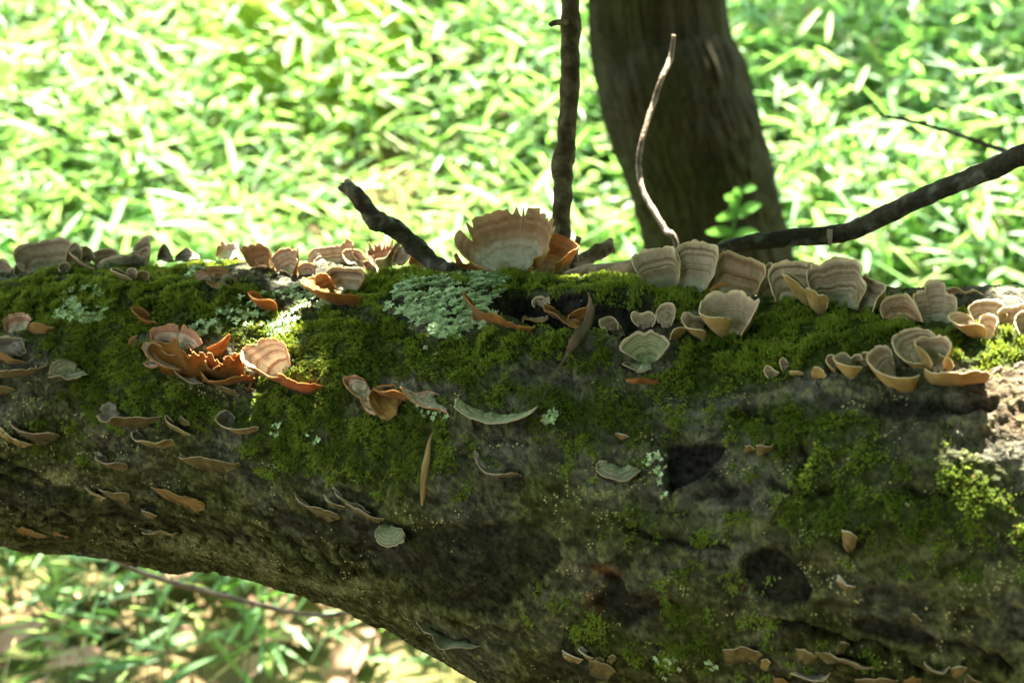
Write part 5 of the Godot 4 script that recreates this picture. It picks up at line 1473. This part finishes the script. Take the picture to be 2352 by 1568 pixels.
	fung("upright tan petal right of the stalked two lobed fan", "tan", [2186, 854, 2168, 850], [[2193, 840, 10], [2187, 824, 12], [2166, 815, 12], [2157, 806, 9], [2160, 824, 7]], {"group": g_right})
	fung("heart shaped tan cup left of the large right cluster", "tan", [1955, 878, 1966, 838], [[1982, 842, 10], [1955, 839, 14], [1925, 831, 13], [1914, 820, 10], [1922, 809, 4], [1940, 806, 0], [1955, 818, -1], [1965, 812, -2], [1977, 813, -2], [1982, 826, -2]], {"group": g_right})
	fung("narrow tan lip at the left of the heart shaped cup", "tan", [1926, 858, 1926, 846], [[1916, 846, 5], [1900, 831, 7], [1898, 818, 5], [1908, 811, 2], [1917, 816, 0]], {"group": g_right})
	fung("slim tan fan between the heart cup and the large cluster", "tan", [1990, 852, 1999, 852], [[1979, 842, 3], [1974, 816, 3], [1985, 806, 1], [1999, 808, 0]], {"group": g_right, "back": 2})
	fung("hanging tan hood, nearest to the heart shaped cup on its left", "tan", [1888, 880, 1870, 876], [[1899, 860, 8], [1888, 845, 9], [1872, 841, 9], [1865, 854, 7]], {"group": g_right})
	fung("flat tan flap, second to the left of the heart shaped cup", "tan", [1842, 864, 1826, 866], [[1846, 856, 6], [1832, 850, 8], [1817, 849, 7], [1815, 858, 5]], {"group": g_right})
	fung("little tan tube, third to the left of the heart shaped cup", "tan", [1804, 860, 1816, 854], [[1798, 850, 4], [1791, 829, 4], [1798, 819, 2], [1809, 829, 2]], {"group": g_right})
	fung("leftmost ragged tan scrap of the row by the heart shaped cup", "tan", [1776, 872, 1788, 868], [[1765, 867, 5], [1755, 849, 5], [1762, 837, 3], [1778, 848, 2], [1790, 856, 2]], {"group": g_right, "jag": 0.06})
	# left edge
	fung("crumpled red and white fan at the left edge of the log", "pinkwhite", [22, 768, 68, 762], [[8, 757, 6], [4, 736, 6], [11, 722, 3], [25, 713, 0], [45, 712, -2], [62, 714, -2], [74, 730, -2]], {"group": g_left, "wave": 0.15})
	fung("ragged dark brown flap right of the crumpled left edge fan", "brown", [112, 764, 64, 766], [[128, 749, 10], [110, 742, 12], [90, 738, 12], [68, 734, 10]], {"group": g_left, "jag": 0.12})
	fung("nearly black broad cap at the left edge of the log", "dark", [-20, 838, 60, 834], [[-30, 800, 8], [-15, 774, 4], [20, 768, 0], [50, 770, -2], [62, 784, -2], [67, 812, 2]], {"group": g_left})
	fung("dark brown inner lip under the nearly black left cap", "brown", [50, 834, 0, 832], [[62, 832, 8], [32, 822, 12], [10, 810, 12], [-12, 800, 11]], {"group": g_left})
	fung("long ochre lip at the left edge beside the green shell", "slate", [92, 862, -12, 866], [[108, 836, 10], [80, 841, 15], [40, 845, 17], [0, 848, 17], [-30, 845, 14]], {"group": g_left})
	fung("upper fold of the algae green shell fungus on the left", "palegreen", [136, 862, 178, 852], [[108, 858, 8], [111, 843, 6], [124, 828, 2], [138, 820, 0], [155, 824, -2], [176, 836, -2]], {"group": g_left, "bulge": -0.25, "back": -7})
	fung("lower rim of the algae green shell fungus on the left", "palegreen", [192, 846, 124, 852], [[201, 862, 8], [182, 869, 13], [156, 873, 15], [133, 866, 15], [109, 869, 11], [116, 858, 8]], {"group": g_left, "bulge": -0.12})
	fung("small dark shelf at the left edge below the ochre lip", "slate", [22, 902, -8, 906], [[34, 892, 8], [18, 886, 11], [0, 884, 11], [-14, 892, 9]], {"group": g_left})
	# torn orange fungus in the sun fleck
	fung("little ringed curl at the far left of the torn orange fungus", "orange", [312, 802, 322, 792], [[299, 794, 4], [294, 782, 4], [303, 771, 2], [319, 774, 0]], {})
	fung("pale orange edged fan standing behind the torn orange sheet", "pinkwhite", [366, 806, 446, 806], [[346, 776, 10], [343, 757, 9], [358, 746, 8], [382, 741, 7], [404, 741, 7], [418, 742, 7], [436, 749, 7], [453, 764, 8], [466, 787, 10]], {"bulge": -0.15, "jag": 0.06, "cuts": [[0.58, 0.3, 0.05]]})
	fung("main torn sheet of the orange fungus with its brown underside out", "orange", [566, 868, 386, 868], [[548, 792, 18], [530, 806, 20], [505, 810, 21], [482, 804, 21], [468, 790, 21], [446, 779, 21], [428, 774, 20], [410, 780, 19], [395, 770, 17], [364, 760, 14], [340, 764, 11], [326, 782, 8]], {"jag": 0.16, "wave": 0.22, "comb": [0.15, 0.95, 0.16]})
	fung("whitish torn left half of the orange fungus with a red stripe", "pinkwhite", [425, 842, 400, 808], [[412, 848, 18], [372, 841, 22], [336, 823, 22], [319, 797, 20], [330, 782, 18], [366, 796, 20]], {"jag": 0.07})
	fung("pale frayed scrap at the lower left of the torn orange fungus", "pinkwhite", [372, 842, 362, 830], [[366, 836, 8], [346, 843, 11], [324, 834, 10], [340, 825, 5]], {"jag": 0.1})
	fung("frayed pale fringe along the left of the torn orange sheet", "pinkwhite", [424, 806, 366, 790], [[428, 800, 24], [408, 806, 27], [388, 812, 27], [372, 800, 26], [360, 786, 24], [372, 782, 22]], {"jag": 0.22, "wave": 0.2})
	fung("curled inner shred rising from the middle of the torn orange sheet", "orange", [500, 846, 466, 838], [[512, 826, 22], [500, 838, 26], [484, 842, 26], [470, 828, 24], [464, 806, 22], [474, 800, 18]], {"jag": 0.25, "wave": 0.2})
	fung("orange comb edged scrap between the torn sheet and the sunlit fan", "orange", [562, 846, 520, 838], [[566, 822, 20], [552, 806, 20], [543, 794, 19], [530, 806, 20], [516, 812, 21]], {"jag": 0.22, "comb": [0.1, 0.9, 0.3]})
	fung("thin orange flake pointing up out of the torn orange fungus", "orange", [482, 812, 506, 816], [[474, 798, 9], [500, 787, 9], [515, 778, 7], [528, 765, 4], [525, 784, 2], [510, 800, 0]], {"back": -8})
	fung("brilliant sunlit banded fan at the right of the torn orange fungus", "sun", [656, 876, 666, 852], [[644, 866, 17], [612, 861, 19], [583, 845, 19], [554, 828, 17], [543, 798, 13], [560, 786, 10], [585, 776, 7], [604, 771, 6], [624, 770, 5], [648, 783, 5], [656, 806, 5], [661, 834, 4]], {"jag": 0.06, "bulge": 0.22})
	fung("long orange lip trailing right below the sunlit banded fan", "orange", [722, 904, 650, 884], [[744, 882, 12], [715, 877, 16], [686, 873, 17], [656, 862, 17], [636, 852, 14]], {"jag": 0.08})
	fung("lowest frayed orange lip under the torn orange fungus", "orange", [578, 878, 474, 882], [[584, 855, 14], [560, 856, 17], [535, 862, 19], [515, 870, 19], [490, 872, 18], [470, 865, 15], [460, 849, 10]], {"jag": 0.1})
	fung("dim olive flap hanging below the lowest orange lip", "slate", [546, 908, 506, 886], [[554, 911, 6], [540, 897, 9], [515, 889, 9], [494, 879, 7]], {"jag": 0.05})
	fung("dull grey flap left of the lowest orange lip", "slate", [456, 874, 416, 858], [[465, 880, 6], [440, 880, 9], [418, 866, 9], [399, 851, 7]], {"jag": 0.05})
	# middle front group
	fung("orange and white ringed fan, leftmost of the middle front group", "pinkwhite", [852, 922, 860, 912], [[824, 912, 8], [802, 896, 9], [783, 875, 7], [790, 862, 3], [806, 860, 0], [828, 866, -2], [845, 881, -2], [855, 902, 0]], {"wave": 0.08})
	fung("pale drooping lobe under the leftmost fan of the middle front group", "pinkwhite", [872, 940, 862, 912], [[867, 958, 8], [842, 946, 10], [828, 927, 9], [826, 908, 6], [840, 912, 2]], {})
	fung("round hanging brown disc seen from below in the middle front group", "brown", [872, 890, 932, 902], [[858, 890, 14], [845, 912, 16], [852, 940, 15], [872, 963, 13], [896, 973, 11], [926, 962, 7]], {"bulge": 0.1})
	fung("orange frayed flap above the hanging brown disc", "sun", [942, 918, 880, 902], [[952, 914, 8], [935, 905, 13], [905, 895, 16], [872, 896, 16], [857, 889, 12], [876, 883, 6], [916, 886, 1]], {"jag": 0.06})
	fung("white and brown banded fan right of the orange frayed flap", "pinkwhite", [1030, 940, 998, 916], [[1034, 953, 8], [1002, 938, 12], [970, 934, 12], [938, 915, 9], [915, 887, 6], [935, 891, 2], [956, 900, 0], [986, 897, -2], [1014, 911, -3]], {"jag": 0.04, "wave": 0.08})
	fung("long pale green boat shaped fungus right in the middle front group", "green", [1208, 955, 1084, 948], [[1240, 932, 5], [1222, 950, 11], [1180, 969, 14], [1130, 977, 16], [1106, 973, 16], [1066, 957, 13], [1040, 933, 10], [1047, 913, 6], [1066, 930, 2]], {"jag": 0.06, "bulge": 0.0, "wave": 0.1})
	# left front shelves
	fung("largest shelf on the left front with a raised grey striped ear", "slate", [352, 982, 288, 958], [[372, 953, 9], [340, 956, 16], [305, 954, 20], [262, 954, 22], [238, 965, 22], [218, 960, 18], [213, 949, 14], [222, 934, 8], [243, 920, 2], [264, 924, -2], [289, 951, -4]], {"group": g_left})
	fung("hollow black cup shelf below the largest left shelf", "dark", [392, 1030, 334, 1006], [[406, 1018, 8], [396, 1004, 13], [380, 1007, 17], [358, 1012, 20], [320, 1008, 20], [303, 1008, 18], [296, 999, 14], [300, 988, 8], [313, 983, 3], [330, 988, -1], [341, 1002, -3]], {"group": g_left})
	fung("slanting dark narrow shelf at the right end of the largest left shelf", "dark", [434, 1000, 396, 972], [[439, 998, 8], [410, 980, 13], [385, 968, 15], [375, 957, 12], [382, 951, 7], [410, 970, 1]], {"group": g_left})
	fung("tiny shelf above the slanting dark narrow shelf", "slate", [438, 978, 422, 964], [[440, 974, 6], [425, 963, 9], [414, 952, 7], [424, 954, 3]], {"group": g_left})
	fung("dark hollow shelf below the torn orange fungus", "dark", [578, 1002, 538, 968], [[601, 982, 8], [585, 977, 15], [550, 982, 19], [522, 980, 19], [498, 971, 17], [491, 960, 13], [500, 947, 6], [518, 939, 1], [532, 947, -2], [546, 960, -3]], {"group": g_left})
	fung("tan winged shelf near the left edge with a small dark ear", "slate", [116, 1022, 64, 984], [[138, 998, 10], [130, 990, 15], [100, 988, 19], [60, 989, 19], [35, 982, 17], [20, 974, 12], [25, 965, 6], [42, 967, 1], [58, 980, -2]], {"group": g_left})
	fung("dark slanting shelf cut by the left edge", "dark", [62, 1024, 28, 996], [[76, 1019, 8], [42, 1010, 15], [16, 999, 15], [0, 983, 12], [-10, 976, 8], [2, 982, 2]], {"group": g_left})
	fung("small ear shaped shelf below the largest left shelf", "slate", [286, 1080, 260, 1056], [[296, 1072, 6], [288, 1061, 13], [268, 1060, 17], [240, 1061, 17], [218, 1056, 15], [210, 1045, 10], [216, 1036, 5], [232, 1031, 0], [248, 1036, -2], [258, 1048, -3]], {"group": g_left})
	fung("long ragged tan shelf right of the small ear shaped shelf", "slate", [532, 1086, 438, 1064], [[562, 1060, 8], [525, 1058, 15], [485, 1050, 18], [460, 1045, 18], [437, 1044, 18], [415, 1052, 15], [404, 1045, 10], [411, 1039, 6], [428, 1048, 1]], {"group": g_left, "jag": 0.08})
	fung("left piece of the double grey shelf low on the left", "dark", [242, 1144, 224, 1124], [[244, 1142, 8], [212, 1130, 13], [193, 1120, 13], [190, 1111, 8], [205, 1107, 3], [226, 1118, 0]], {"group": g_left})
	fung("right piece of the double grey shelf low on the left", "slate", [298, 1148, 246, 1134], [[310, 1140, 6], [296, 1130, 13], [262, 1128, 16], [232, 1126, 14], [225, 1118, 10], [240, 1118, 3]], {"group": g_left})
	fung("ragged brown shelf on the upper edge of the dark wood patch", "brown", [470, 1172, 374, 1130], [[481, 1160, 8], [462, 1147, 15], [430, 1140, 17], [403, 1132, 17], [385, 1122, 15], [344, 1117, 10], [366, 1118, 4]], {"group": g_left, "jag": 0.06})
	fung("flat pale green shelf low on the left underside", "palegreen", [396, 1216, 338, 1214], [[411, 1222, 6], [390, 1224, 10], [365, 1219, 12], [345, 1223, 11], [321, 1222, 7], [334, 1211, 2], [370, 1210, 0]], {"group": g_low})
	fung("low brown ragged shelf at the lower left edge", "brown", [104, 1226, 52, 1222], [[116, 1212, 6], [90, 1218, 11], [60, 1213, 11], [40, 1203, 8]], {"group": g_low, "jag": 0.1})
	fung("tiny brown shelf right of the low brown ragged one", "brown", [158, 1226, 136, 1210], [[164, 1222, 6], [148, 1214, 9], [134, 1200, 8], [140, 1196, 3]], {"group": g_low, "jag": 0.06})
	fung("thin tan strip above the dark wood, left of the brown shelf's end", "slate", [356, 1186, 326, 1174], [[360, 1184, 6], [342, 1176, 8], [324, 1168, 7], [336, 1168, 3]], {"group": g_low})
	# front middle low
	fung("slanting grey shelf left of the pair on the lower front", "slate", [768, 1194, 712, 1156], [[786, 1188, 8], [770, 1176, 13], [735, 1163, 16], [700, 1156, 16], [680, 1147, 13], [672, 1133, 9], [676, 1122, 4], [693, 1131, 0], [722, 1150, -2]], {"group": g_low})
	fung("upper finger like grey shelf of the slanting pair", "slate", [822, 1160, 804, 1146], [[816, 1160, 8], [790, 1146, 11], [770, 1132, 10], [767, 1117, 6], [776, 1113, 2], [797, 1130, -1]], {"group": g_low})
	fung("lower finger like grey shelf of the slanting pair", "slate", [796, 1162, 780, 1148], [[793, 1162, 8], [766, 1155, 11], [746, 1145, 10], [742, 1135, 6], [752, 1132, 2], [777, 1144, -1]], {"group": g_low})
	fung("brown ragged shelf running down right from the slanting pair", "slate", [880, 1192, 828, 1168], [[891, 1188, 8], [875, 1191, 13], [850, 1184, 16], [825, 1168, 16], [802, 1158, 13], [792, 1152, 9], [830, 1157, 1], [862, 1174, -1]], {"group": g_low, "jag": 0.05})
	fung("green ringed hanging shell on the dark lower front", "green", [914, 1202, 884, 1201], [[925, 1214, 6], [934, 1234, 10], [927, 1252, 13], [900, 1264, 15], [873, 1257, 14], [859, 1240, 11], [859, 1221, 7], [872, 1207, 3]], {"group": g_low, "bulge": -0.15})
	fung("curled pale rimmed shelf in the middle of the front", "slate", [1176, 1098, 1118, 1064], [[1196, 1085, 8], [1180, 1082, 15], [1150, 1084, 19], [1120, 1085, 19], [1098, 1072, 15], [1087, 1052, 10], [1088, 1039, 6], [1100, 1036, 2], [1113, 1045, -1]], {"group": g_low})
	fung("grey green ragged shelf left of the dark square patch", "palegreen", [1456, 1068, 1400, 1070], [[1472, 1078, 6], [1452, 1097, 13], [1430, 1104, 16], [1402, 1096, 16], [1376, 1089, 12], [1366, 1074, 6], [1378, 1061, 1], [1402, 1063, -1]], {"group": g_low, "jag": 0.05})
	fung("tiny cream shelf in the moss above the grey green ragged shelf", "pale", [1440, 1014, 1426, 1004], [[1448, 1000, 6], [1437, 994, 9], [1422, 991, 8]], {"group": g_low})
	fung("left tan tooth of two above the mossy right front", "slate", [1728, 1040, 1718, 1040], [[1735, 1028, 6], [1724, 1019, 8], [1712, 1021, 7]], {"group": g_low})
	fung("right larger tan tooth of two above the mossy right front", "slate", [1764, 1048, 1742, 1042], [[1781, 1020, 9], [1760, 1019, 12], [1737, 1017, 10]], {"group": g_low})
	fung("tan wedge with a white edge over a dark hole on the right front", "pale", [1960, 1268, 1946, 1252], [[1970, 1230, 8], [1956, 1217, 12], [1934, 1214, 10]], {"group": g_low})
	fung("small white crescent shelf on the right front", "pale", [1962, 1346, 1938, 1330], [[1967, 1345, 7], [1946, 1340, 11], [1926, 1320, 9], [1935, 1318, 4], [1956, 1334, 0]], {"group": g_low})
	fung("white wing shaped shelf, left of two at the bottom", "pale", [1336, 1510, 1314, 1490], [[1340, 1514, 8], [1314, 1506, 12], [1290, 1492, 11], [1300, 1483, 5], [1320, 1486, 0]], {"group": g_low})
	fung("white wing shaped shelf, right of two at the bottom", "pale", [1360, 1508, 1346, 1488], [[1363, 1512, 8], [1344, 1503, 11], [1327, 1490, 10], [1340, 1482, 4], [1357, 1487, 0]], {"group": g_low})
	fung("tan plate seen from below under the two white wings", "slate", [1406, 1550, 1364, 1538], [[1415, 1540, 9], [1390, 1520, 13], [1370, 1514, 13], [1356, 1512, 10]], {"group": g_low})
	fung("left tan crumb shelf beside the two white wings", "slate", [1388, 1516, 1376, 1514], [[1394, 1508, 5], [1384, 1501, 7], [1373, 1504, 6]], {"group": g_low})
	fung("right tan crumb shelf beside the two white wings", "slate", [1412, 1514, 1400, 1514], [[1418, 1506, 5], [1408, 1503, 7], [1397, 1508, 6]], {"group": g_low})
	fung("pinkish wavy shelf seen from below at the bottom centre right", "slate", [1742, 1506, 1668, 1520], [[1757, 1499, 8], [1725, 1491, 13], [1700, 1483, 15], [1684, 1490, 15], [1659, 1491, 11]], {"group": g_low, "jag": 0.05})
	fung("tiny pink scrap right below the pinkish wavy shelf", "tan", [1768, 1528, 1756, 1526], [[1774, 1514, 5], [1762, 1510, 7], [1751, 1513, 6]], {"group": g_low})
	fung("yellow tan plate seen from below on the bottom right", "slate", [1872, 1518, 1838, 1508], [[1880, 1502, 9], [1856, 1488, 12], [1829, 1486, 9]], {"group": g_low})
	fung("long wavy grey pink shelf on the bottom right", "slate", [1996, 1530, 1902, 1496], [[2010, 1534, 8], [1980, 1530, 14], [1955, 1518, 15], [1925, 1512, 15], [1905, 1502, 13], [1879, 1490, 8], [1902, 1490, 1], [1948, 1503, -2], [1988, 1519, -2]], {"group": g_low, "jag": 0.05})
	fung("whitish wavy shelf at the bottom edge", "slate", [1900, 1542, 1838, 1542], [[1911, 1545, 5], [1896, 1561, 12], [1870, 1566, 14], [1840, 1557, 13], [1815, 1545, 8], [1850, 1539, 1]], {"group": g_low, "jag": 0.05})
	fung("small brown strip left of the whitish bottom shelf", "brown", [1808, 1564, 1786, 1558], [[1814, 1564, 6], [1800, 1558, 9], [1779, 1554, 7]], {"group": g_low})
	fung("flat tan shelf cut by the bottom edge", "slate", [2050, 1572, 1978, 1568], [[2066, 1560, 6], [2040, 1556, 12], [2000, 1556, 12], [1962, 1558, 8]], {"group": g_low})
	fung("brown hood shelf at the bottom edge right", "brown", [2112, 1574, 2086, 1572], [[2120, 1558, 7], [2102, 1550, 11], [2078, 1562, 8]], {"group": g_low})
	fung("curved tan lip on the bottom right bark", "slate", [2176, 1536, 2138, 1528], [[2184, 1530, 8], [2165, 1546, 14], [2145, 1541, 14], [2125, 1527, 11], [2123, 1518, 6], [2140, 1525, 0]], {"group": g_low})
	fung("small pale sliver right of the curved tan lip", "pale", [2214, 1536, 2194, 1534], [[2222, 1532, 6], [2206, 1528, 9], [2187, 1532, 7]], {"group": g_low})
	fung("tan flake at the bottom right corner", "slate", [2256, 1572, 2230, 1556], [[2264, 1568, 6], [2244, 1558, 9], [2224, 1546, 8]], {"group": g_low})
	fung("small tan scrap below the lower dark oval", "slate", [1948, 1486, 1936, 1482], [[1951, 1476, 6], [1940, 1471, 8], [1931, 1473, 6]], {"group": g_low})
	fung("small tan strip at the right end of the lower dark oval", "slate", [2116, 1426, 2102, 1418], [[2120, 1424, 6], [2108, 1414, 8], [2096, 1407, 6]], {"group": g_low})
	fung("curled grey green shelf on the bottom edge of the log", "palegreen", [1090, 1474, 982, 1432], [[1104, 1482, 7], [1080, 1489, 12], [1050, 1487, 16], [1012, 1491, 17], [998, 1476, 16], [988, 1456, 14], [968, 1447, 12], [955, 1424, 9], [972, 1422, 2]], {"group": g_low, "jag": 0.03})
	# knots of tiny young ones
	nubs("beige knot of tiny fungi under the lichen patch, the upper one", [[978, 798, 6], [985, 790, 6], [992, 784, 4], [972, 790, 5], [982, 804, 4]])
	nubs("beige knot of tiny fungi under the lichen patch, the lower one", [[1004, 812, 5], [1012, 816, 6], [1020, 812, 4], [1009, 822, 4]])
	nubs("tiny cream knot right of the pale green boat shaped fungus", [[1254, 972, 6], [1246, 966, 4], [1258, 962, 4]], Color(0.60, 0.48, 0.30))
	nubs("two cream beads above the green ringed hanging shell", [[912, 1178, 5], [919, 1185, 4]], Color(0.6, 0.53, 0.36))
	nubs("yellow bead on the big dark patch", [[1241, 1246, 5]], Color(0.6, 0.47, 0.2))
	nubs("small yellow bead at the right rim of the big dark patch", [[1300, 1248, 4]], Color(0.5, 0.42, 0.2))
	nubs("cream bead left of the upper dark oval", [[1620, 1312, 5]], Color(0.6, 0.5, 0.36))
	nubs("cream scrap above the lower moss in the right middle", [[1520, 1352, 5], [1528, 1350, 5], [1534, 1356, 3]], Color(0.6, 0.46, 0.26))
	nubs("cream scrap on the rusty bare wood", [[1436, 1312, 4], [1443, 1308, 4]], Color(0.5, 0.4, 0.25))
	nubs("little pale stalk in the right moss, middle of three", [[2064, 748, 7], [2066, 738, 6], [2070, 728, 6], [2068, 720, 4]], Color(0.52, 0.40, 0.30))
	nubs("little pale stalk in the right moss, left of three", [[2030, 740, 6], [2032, 730, 5], [2031, 720, 6], [2026, 716, 4]], Color(0.52, 0.40, 0.30))
	nubs("tiny pale stalk in the moss left of the three stalks", [[1985, 726, 5], [1984, 720, 4]], Color(0.52, 0.42, 0.33))
	nubs("pale lumps in the moss under the deep cup fungus", [[1782, 790, 7], [1788, 798, 6], [1778, 780, 5], [1805, 783, 4]], Color(0.50, 0.40, 0.33))
	nubs("single tan button in the moss below the deep cup fungus", [[1733, 797, 7]], Color(0.5, 0.38, 0.26))
	nubs("grey pellets in the black hollow below the moss ridge", [[1246, 732, 5], [1256, 728, 4], [1234, 728, 5], [1262, 736, 4], [1226, 734, 4]], Color(0.42, 0.44, 0.42))
	nubs("pink sunlit knot on the bark at the right, the left one", [[2286, 852, 9], [2296, 846, 7], [2276, 858, 6], [2304, 856, 6]], Color(0.5, 0.36, 0.28))
	nubs("pink sunlit knot on the bark at the right edge", [[2334, 846, 11], [2346, 838, 10], [2322, 858, 8], [2348, 858, 9]], Color(0.52, 0.38, 0.30))
	print("fungi: ", fung_n)
